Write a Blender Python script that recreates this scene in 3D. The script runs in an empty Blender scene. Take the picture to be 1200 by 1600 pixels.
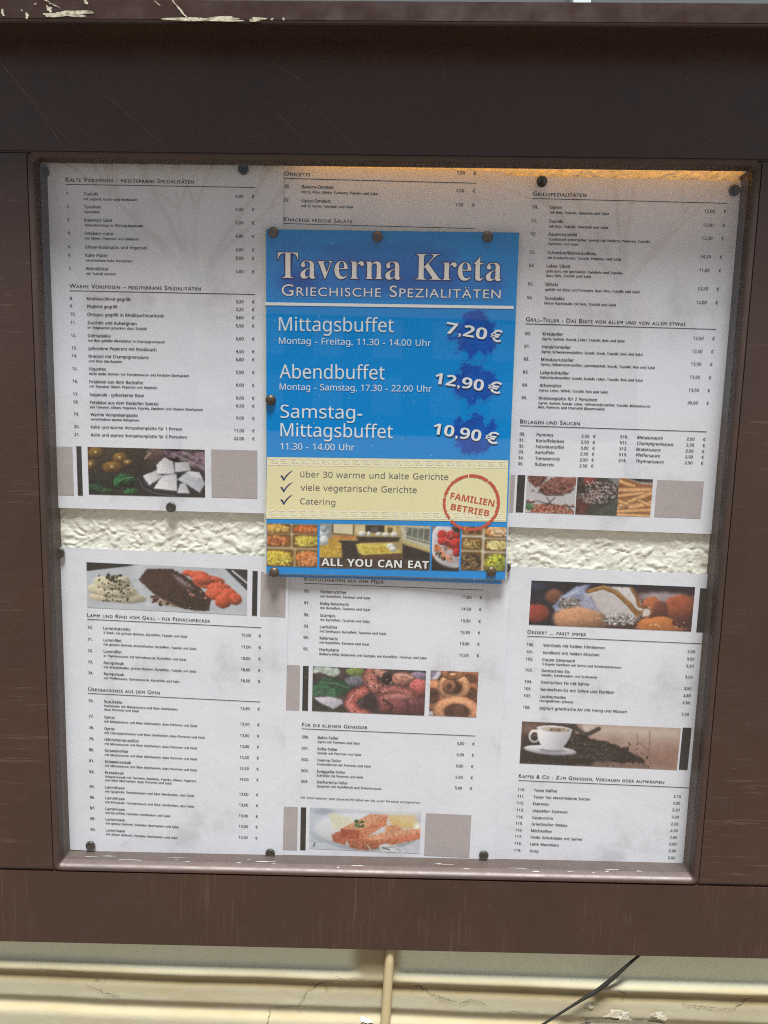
import bpy, bmesh, math, random
import numpy as np
from mathutils import Vector, Matrix
SC = bpy.context.scene
COL = SC.collection
R = math.radians
random.seed(7); RNG = np.random.default_rng(7)

# ---------------------------------------------------------------- camera
cam_d = bpy.data.cameras.new('camera'); cam = bpy.data.objects.new('camera', cam_d); COL.objects.link(cam)
cam.location = (0.0, -0.68462, 0.0); cam.rotation_euler = (1.42467, -0.03199, 0.03028)
cam_d.sensor_fit = 'VERTICAL'; cam_d.sensor_height = 32.0; cam_d.lens = 1211.77 / 1600 * 32.0
cam_d.clip_start = 0.01; cam_d.clip_end = 500
SC.camera = cam
# ---------------------------------------------------------------- sky, sun, exposure
SUN_EL, SUN_AZ = 75.5, 6.0          # the sun stands high in front of the wall behind thin cloud
w = bpy.data.worlds.new('World'); SC.world = w; w.use_nodes = True
nt = w.node_tree; bg = nt.nodes['Background']
sky = nt.nodes.new('ShaderNodeTexSky'); sky.sky_type = 'NISHITA'; sky.sun_disc = False
sky.sun_elevation = R(SUN_EL); sky.sun_rotation = R(180 - SUN_AZ); sky.air_density = .30; sky.dust_density = 0.4; sky.ozone_density = 0.0
hs = nt.nodes.new('ShaderNodeHueSaturation'); hs.inputs['Saturation'].default_value = .3     # thin cloud veil
nt.links.new(sky.outputs[0], hs.inputs['Color']); nt.links.new(hs.outputs[0], bg.inputs[0]); bg.inputs[1].default_value = 0.058
sl = bpy.data.lights.new('sun', 'SUN'); sl.energy = 5.0; sl.angle = R(15); sl.color = (1.0, 0.98, 0.96)
so = bpy.data.objects.new('sun', sl); COL.objects.link(so); so.location = (1, -3, 6)
so.rotation_euler = (R(90 - SUN_EL), 0, R(SUN_AZ)); 
SC.view_settings.view_transform = 'Standard'; SC.view_settings.look = 'None'; SC.view_settings.gamma = 1
SC.view_settings.exposure = 1.2
SC.cycles.use_denoising = False; SC.cycles.sample_clamp_indirect = 2.0; SC.cycles.filter_width = 1.1
SC.cycles.max_bounces = 10; SC.cycles.transparent_max_bounces = 12

# ---------------------------------------------------------------- helpers
def srgb(r, g, b):
    f = lambda c: (c / 255 / 12.92) if c <= 10.3 else ((c / 255 + .055) / 1.055) ** 2.4
    return (f(r), f(g), f(b))
def tag(o, label=None, cat=None, group=None, kind=None):
    if label: o['label'] = label
    if cat: o['category'] = cat
    if group: o['group'] = group
    if kind: o['kind'] = kind
    return o
def empty(name, loc=(0, 0, 0), rot=(0, 0, 0)):
    o = bpy.data.objects.new(name, None); COL.objects.link(o); o.location = loc; o.rotation_euler = rot
    o.empty_display_size = .02
    return o
def link(name, me, mats, parent=None, smooth=False):
    o = bpy.data.objects.new(name, me); COL.objects.link(o)
    for m in (mats if isinstance(mats, (list, tuple)) else [mats]): me.materials.append(m)
    if parent: o.parent = parent
    if smooth: me.polygons.foreach_set('use_smooth', [True] * len(me.polygons))
    return o
def mesh(name, verts, faces, mats, parent=None, smooth=False, mi=None):
    me = bpy.data.meshes.new(name); me.from_pydata([tuple(map(float, v)) for v in verts], [], [tuple(map(int, f)) for f in faces]); 
    if mi is not None: me.polygons.foreach_set('material_index', mi)
    me.update()
    return link(name, me, mats, parent, smooth)
def from_bm(name, bm, mats, parent=None, smooth=False):
    me = bpy.data.meshes.new(name); bm.normal_update(); bm.to_mesh(me); bm.free()
    return link(name, me, mats, parent, smooth)
def bm_box(bm, x0, x1, y0, y1, z0, z1):
    vs = [bm.verts.new((x, y, z)) for x in (x0, x1) for y in (y0, y1) for z in (z0, z1)]
    for f in ((0, 1, 3, 2), (4, 6, 7, 5), (0, 4, 5, 1), (2, 3, 7, 6), (0, 2, 6, 4), (1, 5, 7, 3)): bm.faces.new([vs[i] for i in f])
    return vs
def box(name, x0, x1, y0, y1, z0, z1, m, parent=None, bev=0):
    bm = bmesh.new(); bm_box(bm, x0, x1, y0, y1, z0, z1); bmesh.ops.recalc_face_normals(bm, faces=bm.faces)
    if bev: bmesh.ops.bevel(bm, geom=bm.edges[:], offset=bev, segments=3, affect='EDGES', profile=.5)
    return from_bm(name, bm, m, parent)
def lattice(sx, sy, n, seed):
    g = np.random.default_rng(seed).random((n + 2, n + 2))
    xi = np.floor(sx).astype(int) % n; yi = np.floor(sy).astype(int) % n
    fx = sx - np.floor(sx); fy = sy - np.floor(sy); fx = fx * fx * (3 - 2 * fx); fy = fy * fy * (3 - 2 * fy)
    a = g[yi, xi]; b = g[yi, (xi + 1) % n]; c = g[(yi + 1) % n, xi]; d = g[(yi + 1) % n, (xi + 1) % n]
    return (a * (1 - fx) + b * fx) * (1 - fy) + (c * (1 - fx) + d * fx) * fy
def fbm(x, y, s, oct=4, seed=1):
    v = 0; a = .5; t = 0
    for k in range(oct):
        v = v + a * lattice(x * s + 17.3 * k, y * s + 5.1 * k, 64, seed + k); t += a; a *= .55; s *= 2.07
    return v / t
def sm(a, b, x):
    t = np.clip((x - a) / (b - a), 0, 1); return t * t * (3 - 2 * t)

# ---------------------------------------------------------------- materials
class Mat:
    def __init__(s, name):
        s.m = bpy.data.materials.new(name); s.m.use_nodes = True; s.t = s.m.node_tree; s.b = s.t.nodes['Principled BSDF']; s.out = s.t.nodes['Material Output']
    def n(s, typ, **kw):
        n = s.t.nodes.new(typ)
        for k, v in kw.items():
            if k[0] == '_': setattr(n, k[1:], v)
            else: n.inputs[k].default_value = v
        return n
    def l(s, a, b): s.t.links.new(a, b)
    def coords(s, sx=1, sy=1, sz=1, rot=(0, 0, 0)):
        tc = s.n('ShaderNodeTexCoord'); mp = s.n('ShaderNodeMapping'); mp.inputs['Scale'].default_value = (sx, sy, sz); mp.inputs['Rotation'].default_value = rot
        s.l(tc.outputs['Object'], mp.inputs[0]); return mp.outputs[0]
    def noise(s, co, scale, detail=4, rough=.55):
        n = s.n('ShaderNodeTexNoise', Scale=scale, Detail=detail, Roughness=rough); s.l(co, n.inputs['Vector']); return n.outputs[0]
    def ramp(s, v, stops):
        r = s.n('ShaderNodeValToRGB'); e = r.color_ramp.elements
        while len(e) < len(stops): e.new(.5)
        for k, (p, c) in enumerate(stops): e[k].position = p; e[k].color = (c if isinstance(c, tuple) else (c, c, c)) + (1,)
        s.l(v, r.inputs[0]); return r.outputs[0]
    def mix(s, f, a, b, typ='MIX'):
        n = s.n('ShaderNodeMix', _data_type='RGBA', _blend_type=typ)
        for sock, v in ((n.inputs[0], f), (n.inputs[6], a), (n.inputs[7], b)):
            if isinstance(v, bpy.types.NodeSocket): s.l(v, sock)
            elif isinstance(v, tuple): sock.default_value = v + (1,)
            else: sock.default_value = v
        return n.outputs[2]
    def math(s, op, a, b=0.0):
        n = s.n('ShaderNodeMath', _operation=op)
        for i, v in enumerate((a, b)):
            if isinstance(v, bpy.types.NodeSocket): s.l(v, n.inputs[i])
            else: n.inputs[i].default_value = v
        return n.outputs[0]
    def color(s, c):
        if isinstance(c, bpy.types.NodeSocket): s.l(c, s.b.inputs['Base Color'])
        else: s.b.inputs['Base Color'].default_value = c + (1,)
    def rough(s, r):
        if isinstance(r, bpy.types.NodeSocket): s.l(r, s.b.inputs['Roughness'])
        else: s.b.inputs['Roughness'].default_value = r
    def bump(s, h, strength=.3, dist=.001):
        b = s.n('ShaderNodeBump', Strength=strength, Distance=dist); s.l(h, b.inputs['Height']); s.l(b.outputs[0], s.b.inputs['Normal'])
def plain(name, c, r=.6, spec=.5, metal=0):
    m = Mat(name); m.color(c); m.rough(r); m.b.inputs['Specular IOR Level'].default_value = spec; m.b.inputs['Metallic'].default_value = metal
    return m.m
def wood(name, axis, amount=1.0, r0=.24, r1=.40, up_tone=0.0):
    # brown gloss paint over wood; the paint has fine cracks running along `axis`
    m = Mat(name)
    base = m.noise(m.coords(1, 1, 1), 9, 5)
    c = m.ramp(base, [(.3, (.027, .0108, .0064)), (.7, (.037, .0149, .0088))])
    sc = (20, 60, 430) if axis == 'X' else (430, 60, 20)
    ln = m.noise(m.coords(*sc), 1.0, 3, .6)
    patch = m.ramp(m.noise(m.coords(7, 7, 7), 1.3, 3), [(.38, 0.0), (.56, 1.0)])
    ln = m.ramp(ln, [(.585, 0.0), (.66, 1.0)])
    crack = m.math('MULTIPLY', ln, patch)
    spk = m.ramp(m.noise(m.coords(1, 1, 1), 900, 2), [(.735, 0.0), (.76, 1.0)])
    crk = m.math('MULTIPLY', crack, .34 * amount)  # light reflected at the crack edges, painted in as a lighter colour
    c = m.mix(crk, c, (.12, .085, .062)); c = m.mix(m.math('MULTIPLY', spk, .5), c, (.30, .25, .2))
    dust = m.ramp(m.noise(m.coords(1, 1, 1), 30, 6, .7), [(.45, 0.0), (.85, .05)])
    c = m.mix(dust, c, (.13, .095, .08))
    if up_tone:                                          # paler, greyer tone on faces turned upwards
        ge = m.n('ShaderNodeNewGeometry'); sp_ = m.n('ShaderNodeSeparateXYZ'); m.l(ge.outputs['Normal'], sp_.inputs[0])
        up = m.ramp(sp_.outputs['Z'], [(.35, 0.0), (.9, 1.0)]); c = m.mix(m.math('MULTIPLY', up, m.ramp(m.noise(m.coords(1, 1, 1), 70, 5, .7), [(.3, up_tone * .45), (.7, up_tone)])), c, (.20, .175, .175))
    m.color(c)
    grain = m.noise(m.coords(*((8, 60, 260) if axis == 'Z' else (260, 60, 8))), 1.0, 4)
    fine = m.noise(m.coords(1, 1, 1), 420, 3)
    h = m.math('ADD', m.math('MULTIPLY', crack, 1.2 * amount), m.math('MULTIPLY', fine, .10)); h = m.math('ADD', h, m.math('MULTIPLY', grain, .35))
    m.bump(h, .28, .0006)
    m.rough(m.ramp(m.noise(m.coords(1, 1, 1), 60, 5), [(.3, r0), (.7, r1)])); m.b.inputs['IOR'].default_value = 1.7
    return m.m
M_WOODX = wood('brown_paint_stile', 'X'); M_WOODZ = wood('brown_paint_rail', 'Z', .8); M_WOODS = wood('brown_paint_smooth', 'Z', .15); M_WOODM = wood('worn_brown_paint', 'Z', .1, .5, .65, .2)
M_CHIP = Mat('cream_undercoat'); M_CHIP.color(M_CHIP.ramp(M_CHIP.noise(M_CHIP.coords(1, 1, 1), 260, 4), [(.35, (.20, .17, .12)), (.5, (.46, .44, .34))])); M_CHIP.rough(.8); M_CHIP.bump(M_CHIP.noise(M_CHIP.coords(1, 1, 1), 300, 3), .5, .001); M_CHIP = M_CHIP.m
M_SCR = plain('scratched_paint', (.125, .095, .08), .6)
M_FLAKE = plain('white_flake', (.42, .40, .385), .7)
m = Mat('paper')
st = m.ramp(m.noise(m.coords(1, 1, 1), 14, 6, .65), [(.42, (.77, .785, .865)), (.56, (.74, .755, .835)), (.68, (.60, .605, .66))])
cre = m.noise(m.coords(1, 1, 1), 28, 5, .6)
sp = m.ramp(m.noise(m.coords(1, 1, 1), 480, 2), [(.755, 0.0), (.78, .5)])
m.color(m.mix(sp, st, (.35, .34, .32))); m.rough(.42); m.bump(cre, .25, .0015); m.b.inputs['Specular IOR Level'].default_value = .35
M_PAPER = m.m
M_INK = plain('black_ink', (.018, .018, .02), .55, .3)
M_INKB = plain('bar_ink', (.025, .025, .027), .5, .3)
m = Mat('tint_ink'); c = m.ramp(m.noise(m.coords(1, 1, 1), 60, 5), [(.3, (.40, .355, .365)), (.7, (.45, .40, .41))]); m.color(c); m.rough(.45); M_TINT = m.m
m = Mat('printed_picture'); a = m.n('ShaderNodeAttribute', _attribute_name='ink'); m.l(a.outputs['Color'], m.b.inputs['Base Color']); m.rough(.4); m.b.inputs['Specular IOR Level'].default_value = .4; M_PIC = m.m
m = Mat('poster_blue'); c = m.ramp(m.noise(m.coords(1, 1, 1), 11, 5, .6), [(.3, (.000, .245, .67)), (.7, (.000, .256, .69))]); m.color(c); m.rough(.30); m.b.inputs['Specular IOR Level'].default_value = .25; m.bump(m.noise(m.coords(1, 1, 1), 16, 3), .3, .002); M_BLUE = m.m
M_WHITE = plain('white_ink', (.80, .82, .84), .4)
M_TITLE = plain('pale_title_ink', (.86, .84, .80), .4)
M_NAVY = plain('navy_ink', (.010, .022, .16), .4)
M_SHAD = plain('drop_shadow_ink', (.006, .035, .17), .4)
M_BLACKSH = plain('black_outline_ink', (.02, .015, .012), .4)
m = Mat('beige_ink'); c = m.ramp(m.noise(m.coords(1, 1, 1), 20, 4), [(.3, (.77, .71, .42)), (.7, (.80, .74, .45))]); m.color(c); m.rough(.35); M_BEIGE = m.m
M_MEAN = plain('cream_key_ink', (.88, .86, .76), .4)
M_LIST = plain('grey_blue_ink', (.085, .085, .12), .4)
M_STAMP = plain('red_stamp_ink', (.52, .075, .04), .45)
M_PIN = plain('grey_pin_metal', (.035, .035, .032), .38, .6, .3)
M_BRONZE = plain('bronze_pin_metal', (.085, .060, .036), .45, .6, .5)
m = Mat('roughcast')
c = m.ramp(m.noise(m.coords(1, 1, 1), 40, 5), [(.3, (.83, .82, .72)), (.7, (.88, .87, .78))])
m.color(c); m.rough(.55); m.bump(m.noise(m.coords(1, 1, 1), 420, 4), .35, .0010); M_ROUGH = m.m
# glass pane: clear with a fresnel reflection, and a thin uneven film of dust
m = Mat('pane_glass'); t = m.t
tr = m.n('ShaderNodeBsdfTransparent'); tr.inputs[0].default_value = (.97, .98, .975, 1)
gl = m.n('ShaderNodeBsdfGlossy', Roughness=.02); fr = m.n('ShaderNodeFresnel', IOR=1.5); ge = m.n('ShaderNodeNewGeometry'); m.l(m.math('SUBTRACT', 1.80, m.math('MULTIPLY', ge.outputs['Backfacing'], .799)), fr.inputs['IOR'])
mx = m.n('ShaderNodeMixShader'); m.l(fr.outputs[0], mx.inputs[0]); m.l(tr.outputs[0], mx.inputs[1]); m.l(gl.outputs[0], mx.inputs[2])
df = m.n('ShaderNodeBsdfDiffuse'); df.inputs[0].default_value = (.7, .7, .7, 1)
du = m.ramp(m.noise(m.coords(1, 1, 1), 7, 6, .65), [(.62, .0), (.80, .02)])
sp = m.ramp(m.noise(m.coords(1, 1, 1), 520, 2), [(.745, 0.0), (.765, .35)])
mx2 = m.n('ShaderNodeMixShader'); m.l(m.math('ADD', du, sp), mx2.inputs[0]); m.l(mx.outputs[0], mx2.inputs[1]); m.l(df.outputs[0], mx2.inputs[2])
m.l(mx2.outputs[0], m.out.inputs[0]); M_GLASS = m.m
m = Mat('lamination_film'); tr = m.n('ShaderNodeBsdfTransparent'); mx = m.n('ShaderNodeMixShader', Fac=.45); m.l(tr.outputs[0], mx.inputs[1]); m.l(m.b.outputs[0], mx.inputs[2]); m.l(mx.outputs[0], m.out.inputs[0]); m.color((.72, .74, .62)); m.rough(.2); M_FILM = m.m
LAMP = 2.3

# printed content, in millimetres from the lower left corner of each sheet
PAGES = {'TL': {'x': -0.3189,
        'z': -0.1075,
        'th': 0.49,
        'heads': [('Kalte Vorspeisen – mediterrane Spezialitäten', 281.9, 277.98, 109.6), ('Warme Vorspeisen – mediterrane Spezialitäten', 194.4, 190.34, 114.4)],
        'rows': [('1.', 'Tzatziki', ['mit Joghurt, Gurke und Knoblauch'], '4,00', 270.55),
                 ('2.', 'Taramas', ['Spezialität'], '4,00', 260.07),
                 ('3.', 'Kalamari-Salat', ['Tintenfischringe in Öl-Essig-Marinade'], '7,00', 249.23),
                 ('4.', 'Fetakäse natur', ['mit Oliven, Peperoni und Zwiebeln'], '4,80', 238.34),
                 ('5.', 'Oliven-Kalamatas und Peperoni', [], '4,00', 227.08),
                 ('6.', 'Kalte Platte', ['verschiedene kalte Vorspeisen'], '8,00', 220.23),
                 ('7.', 'Weinblätter', ['mit Tzatziki serviert'], '5,00', 209.2),
                 ('8.', 'Knoblauchbrot gegrillt', [], '3,20', 184.07),
                 ('9.', 'Pitabrot gegrillt', [], '3,20', 177.58),
                 ('10.', 'Oktopus gegrillt in Knoblauchmarinade', [], '9,60', 170.75),
                 ('11.', 'Zucchini und Auberginen', ['im Teigmantel gebacken, dazu Tzatziki'], '5,50', 163.73),
                 ('12.', 'Dolmadakia', ['mit Reis gefüllte Weinblätter in Champignonsauce'], '5,00', 152.75),
                 ('13.', 'gebratene Peperoni mit Knoblauch', [], '4,50', 141.89),
                 ('14.', 'Broccoli mit Champignonsauce', ['und Käse überbacken'], '6,80', 135.12),
                 ('15.', 'Gigantes', ['dicke weiße Bohnen mit Tomatensauce und Fetakäse überbacken'], '5,90', 124.17),
                 ('16.', 'Fetakäse aus dem Backofen', ['mit Tomaten, Oliven, Peperoni und Zwiebeln'], '6,00', 113.18),
                 ('17.', 'Saganaki - gebackener Käse', [], '6,00', 101.96),
                 ('18.', 'Fetakäse aus dem Backofen Special', ['mit Tomaten, Oliven, Peperoni, Paprika, Zwiebeln und Edamer überbacken'], '6,50', 95.07),
                 ('19.', 'Warme Vorspeisenplatte', ['verschiedene warme Vorspeisen'], '9,00', 84.45),
                 ('20.', 'Kalte und warme Vorspeisenplatte für 1 Person', [], '11,00', 73.44),
                 ('21.', 'Kalte und warme Vorspeisenplatte für 2 Personen', [], '22,00', 66.46)],
        'rects': [('tint', 1.83, 11.79, 22.29, 55.31), ('bar', 25.85, 11.72, 30.45, 55.92), ('feta', 35.94, 13.0, 141.0, 55.6), ('tint', 146.86, 13.42, 187.99, 56.14)],
        'notes': []},
 'TM': {'x': -0.1354,
        'z': -0.1065,
        'th': -0.03,
        'heads': [('Omeletts', 290.62, 286.85, 21.8), ('Knackige frische Salate', 253.84, 250.33, 58.1)],
        'rows': [('26.', 'Bauern-Omelett', ['mit Ei, Käse, Oliven, Tomaten, Paprika und Salat'], '7,50', 280.56), ('27.', 'Gyros-Omelett', ['mit Ei, Gyros, Tomaten und Salat'], '7,50', 269.29)],
        'rects': [],
        'notes': []},
 'TR': {'x': 0.0743,
        'z': -0.11,
        'th': 0.04,
        'heads': [('Grillspezialitäten', 283.07, 279.12, 44.2), ('Grill-Teller - Das Beste von allem und von allem etwas', 180.48, 176.6, 135.4), ('Beilagen und Saucen', 93.6, 89.75, 51.7)],
        'rows': [('50.', 'Gyros', ['mit Reis, Tzatziki, Zwiebeln und Salat'], '12,00', 272.5),
                 ('51.', 'Suvlaki', ['mit Reis, Tzatziki, Zwiebeln und Salat'], '12,00', 261.35),
                 ('52.', 'Bauernsuvlaki', ['Traditionell griechischer Suvlaki mit Pitabrot, Pommes, Tzatziki,', 'Zwiebeln und Salat'], '12,50', 250.83),
                 ('53.', 'Schweinefiletmedaillons', ['mit Kräuterbutter, Tzatziki, Pommes und Salat'], '14,20', 235.92),
                 ('54', 'Leber Sikoti', ['gebraten, mit gerösteten Zwiebeln und Paprika,', 'dazu Reis, Tzatziki und Salat'], '11,00', 224.93),
                 ('55.', 'Bifteki', ['gefüllt mit Käse und Tomaten, dazu Reis, Tzatziki und Salat'], '12,50', 209.84),
                 ('56.', 'Suzukakia', ['kleine Hacksteaks mit Reis, Tzatziki und Salat'], '12,00', 198.55),
                 ('60.', 'Kretateller', ['Gyros, Suvlaki, Suzuki, Leber, Tzatziki, Reis und Salat'], '13,50', 168.75),
                 ('61.', 'Heraklionteller', ['Gyros, Schweinemedaillon, Suzuki, Steak, Tzatziki, Reis und Salat'], '13,50', 157.92),
                 ('62.', 'Minotaurusteller', ['Gyros, Hähnchenbrustfilet, Lammkotelett, Suzuki, Tzatziki, Reis und Salat'], '13,50', 147.2),
                 ('63.', 'Labyrinthteller', ['Hähnchenbrustfilet, Suzuki, Suvlaki, Leber, Tzatziki, Reis und Salat'], '13,50', 136.1),
                 ('64.', 'Athenteller', ['Gyros, Leber, Bifteki, Tzatziki, Reis und Salat'], '13,50', 125.12),
                 ('65.', 'Knossosplatte für 2 Personen', ['Gyros, Suvlaki, Suzuki, Leber, Hähnchenbrustfilet, Tzatziki, Metaxasauce,', 'Reis, Pommes und Choriatiki (Bauernsalat)'], '36,00', 114.24),
                 ('30.', 'Pommes', [], '2,50', 82.6),
                 ('31.', 'Kartoffelecken', [], '2,50', 77.4),
                 ('32.', 'Folienkartoffel', [], '3,00', 72.19),
                 ('33.', 'Kartoffeln', [], '2,50', 67.14),
                 ('34.', 'Tomatenreis', [], '2,50', 61.91),
                 ('35.', 'Butterreis', [], '2,50', 56.67)],
        'rects': [('tint', 1.94, 13.45, 22.9, 46.4),
                  ('bar', 25.0, 13.47, 31.68, 46.62),
                  ('meat', 33.45, 13.65, 76.6, 46.34),
                  ('grill', 77.43, 13.49, 113.8, 46.55),
                  ('fries', 113.83, 13.52, 143.31, 46.84),
                  ('tint', 146.84, 13.74, 187.57, 46.4)],
        'notes': []},
 'BL': {'x': -0.3139,
        'z': -0.4405,
        'th': -0.46,
        'heads': [('Lamm und Rind vom Grill - für Feinschmecker', 234.53, 230.41, 113.8), ('Überbackenes aus dem Ofen', 163.25, 159.05, 67.4)],
        'rows': [('70.', 'Lammkoteletts', ['3 Stück, mit grünen Bohnen, Kartoffeln, Tzatziki und Salat'], '15,00', 222.67),
                 ('71.', 'Lammfilet', ['mit grünen Bohnen, Kräuterbutter, Kartoffeln, Tzatziki und Salat'], '17,00', 211.46),
                 ('72.', 'Lammfilet', ['in Thymiansauce, mit Sahnebroccoli, Kartoffeln und Salat'], '18,00', 200.56),
                 ('73.', 'Rumpsteak', ['mit Kräuterbutter, grünen Bohnen, Kartoffeln, Tzatziki und Salat'], '18,00', 189.63),
                 ('74.', 'Rumpsteak', ['mit Pfeffersauce, Sahnebroccoli, Kartoffeln und Salat'], '18,50', 179.01),
                 ('76.', 'Suzukakia', ['Hacksteaks mit Metaxasauce und Käse überbacken,', 'dazu Pommes und Salat'], '12,80', 151.99),
                 ('77.', 'Gyros', ['mit Metaxasauce und Käse überbacken, dazu Pommes und Salat'], '13,50', 136.66),
                 ('78.', 'Gyros', ['mit Champignonsauce und Käse überbacken, dazu Pommes und Salat'], '13,50', 125.44),
                 ('79.', 'Hähnchenbrustfilet', ['mit Metaxasauce und Käse überbacken, dazu Pommes und Salat'], '13,00', 114.55),
                 ('80.', 'Schweinefilet', ['mit Metaxasauce und Käse überbacken, dazu Pommes und Salat'], '15,50', 103.61),
                 ('81.', 'Schweinesteak', ['mit Metaxasauce und Käse überbacken, dazu Pommes und Salat'], '12,50', 92.62),
                 ('82.', 'Kretasteak', ['Schweinesteak mit Tomaten, Zwiebeln, Paprika, Oliven, Peperoni', 'und Käse überbacken, dazu Pommes und Salat'], '14,00', 81.58),
                 ('85.', 'Lammhaxe', ['mit Spaghetti, Tomatensauce und Käse überbacken, dazu Salat'], '13,00', 66.6),
                 ('86.', 'Lammhaxe', ['mit Kritharaki, Tomatensauce und Käse überbacken, dazu Salat'], '13,00', 55.65),
                 ('87.', 'Lammhaxe', ['mit Kartoffeln, Fetakäse überbacken und Salat'], '13,00', 44.64),
                 ('88.', 'Lammhaxe', ['mit grünen Bohnen, Fetakäse überbacken und Salat'], '13,00', 33.79),
                 ('89.', 'Lammhaxe', ['mit dicken Bohnen, Fetakäse überbacken und Salat'], '13,00', 22.5)],
        'rects': [('steak', 24.62, 241.58, 172.29, 284.13), ('bar', 176.86, 241.42, 181.6, 283.14), ('tint', 184.46, 241.48, 207.48, 282.66)],
        'notes': []},
 'BM': {'x': -0.1119,
        'z': -0.443,
        'th': 0.04,
        'heads': [('Köstlichkeiten aus dem Meer', 278.46, 274.34, 71.8), ('Für die kleinen Geniesser', 139.6, 135.44, 61.1)],
        'rows': [('90.', 'Rotbarschfilet', ['mit Kartoffeln, Taramas und Salat'], '11,80', 267.27),
                 ('91.', 'Baby-Kalamaris', ['mit Kartoffeln, Taramas und Salat'], '14,50', 256.38),
                 ('92.', 'Scampis', ['mit Kartoffeln, Taramas und Salat'], '15,50', 245.26),
                 ('93.', 'Lachsfilet', ['mit Senfsauce, Kartoffeln, Taramas und Salat'], '15,90', 234.46),
                 ('94.', 'Kalamaris', ['mit Kartoffeln, Taramas und Salat'], '13,00', 223.8),
                 ('95.', 'Fischplatte', ['Rotbarschfilet, Kalamaris und Scampis, mit Kartoffeln, Taramas und Salat'], '15,00', 212.9),
                 ('500.', 'Babis-Teller', ['Gyros mit Pommes und Salat'], '5,00', 127.57),
                 ('501.', 'Sofia-Teller', ['Suvlaki mit Pommes und Salat'], '5,00', 116.43),
                 ('502.', 'Ioanna-Teller', ['Fischstäbchen mit Pommes und Salat'], '5,00', 105.25),
                 ('503.', 'Evaggelia-Teller', ['Schnitzel mit Pommes und Salat'], '5,00', 94.01),
                 ('504.', 'Zacharenia-Teller', ['Spaghetti mit Hackfleisch und Tomatensauce'], '5,00', 83.32)],
        'rects': [('tint', 1.92, 153.26, 21.86, 196.75),
                  ('bar', 24.45, 153.29, 29.81, 196.47),
                  ('octopus', 33.62, 153.31, 137.87, 196.55),
                  ('rings', 142.16, 153.56, 185.85, 197.14),
                  ('tint', -0.72, 12.67, 21.77, 56.83),
                  ('bar', 24.7, 13.07, 29.88, 56.89),
                  ('fish', 33.34, 14.91, 138.74, 57.17),
                  ('tint', 143.15, 13.21, 186.1, 56.45)],
        'notes': [('Für Informationen über Zusatzstoffe bitten wir Sie, unser Personal anzusprechen.', 25.33, 67.13, 113.4)]},
 'BR': {'x': 0.0916,
        'z': -0.443,
        'th': -0.09,
        'heads': [('Dessert ... passt immer', 237.04, 232.85, 52.8), ('Kaffee & Co - Zum Geniessen, Verdauen oder aufwärmen', 98.09, 93.51, 135.0)],
        'rows': [('100.', 'Vanilleeis mit heißen Himbeeren', [], '3,50', 225.13),
                 ('101.', 'Vanilleeis mit heißen Kirschen', [], '3,50', 218.23),
                 ('102.', 'Coupe Dänemark', ['3 Kugeln Vanilleeis mit Sahne und Schokoladensauce'], '3,50', 211.49),
                 ('103.', 'Gemischtes Eis', ['Vanille-, Schokoladen- und Erdbeereis'], '3,20', 201.08),
                 ('104.', 'Gemischtes Eis mit Sahne', [], '3,50', 190.07),
                 ('105.', 'Gemischtes Eis mit Sahne und Eierlikör', [], '3,80', 183.25),
                 ('107.', 'Loukoumades', ['Honigbällchen (6Stück)'], '2,50', 176.42),
                 ('108.', 'Joghurt griechische Art mit Honig und Nüssen', [], '3,50', 165.3),
                 ('110.', 'Tasse Kaffee', [], '2,10', 84.56),
                 ('111.', 'Tasse Tee verschiedene Sorten', [], '2,00', 77.84),
                 ('112.', 'Espresso', [], '2,20', 71.1),
                 ('113.', 'doppelter Espresso', [], '3,20', 63.98),
                 ('114.', 'Cappuccino', [], '2,20', 57.03),
                 ('115.', 'Griechischer Mokka', [], '2,50', 50.42),
                 ('116.', 'Milchkaffee', [], '2,60', 43.61),
                 ('117.', 'Heiße Schokolade mit Sahne', [], '2,60', 36.96),
                 ('118.', 'Latte Macchiato', [], '2,90', 29.93),
                 ('119.', 'Grog', [], '2,50', 22.88)],
        'rects': [('ice', 25.14, 243.81, 170.85, 284.89), ('bar', 175.45, 243.44, 183.18, 283.99), ('coffee', 24.48, 110.56, 170.17, 151.56), ('bar', 171.82, 111.04, 179.89, 152.24)],
        'notes': []}}
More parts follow.
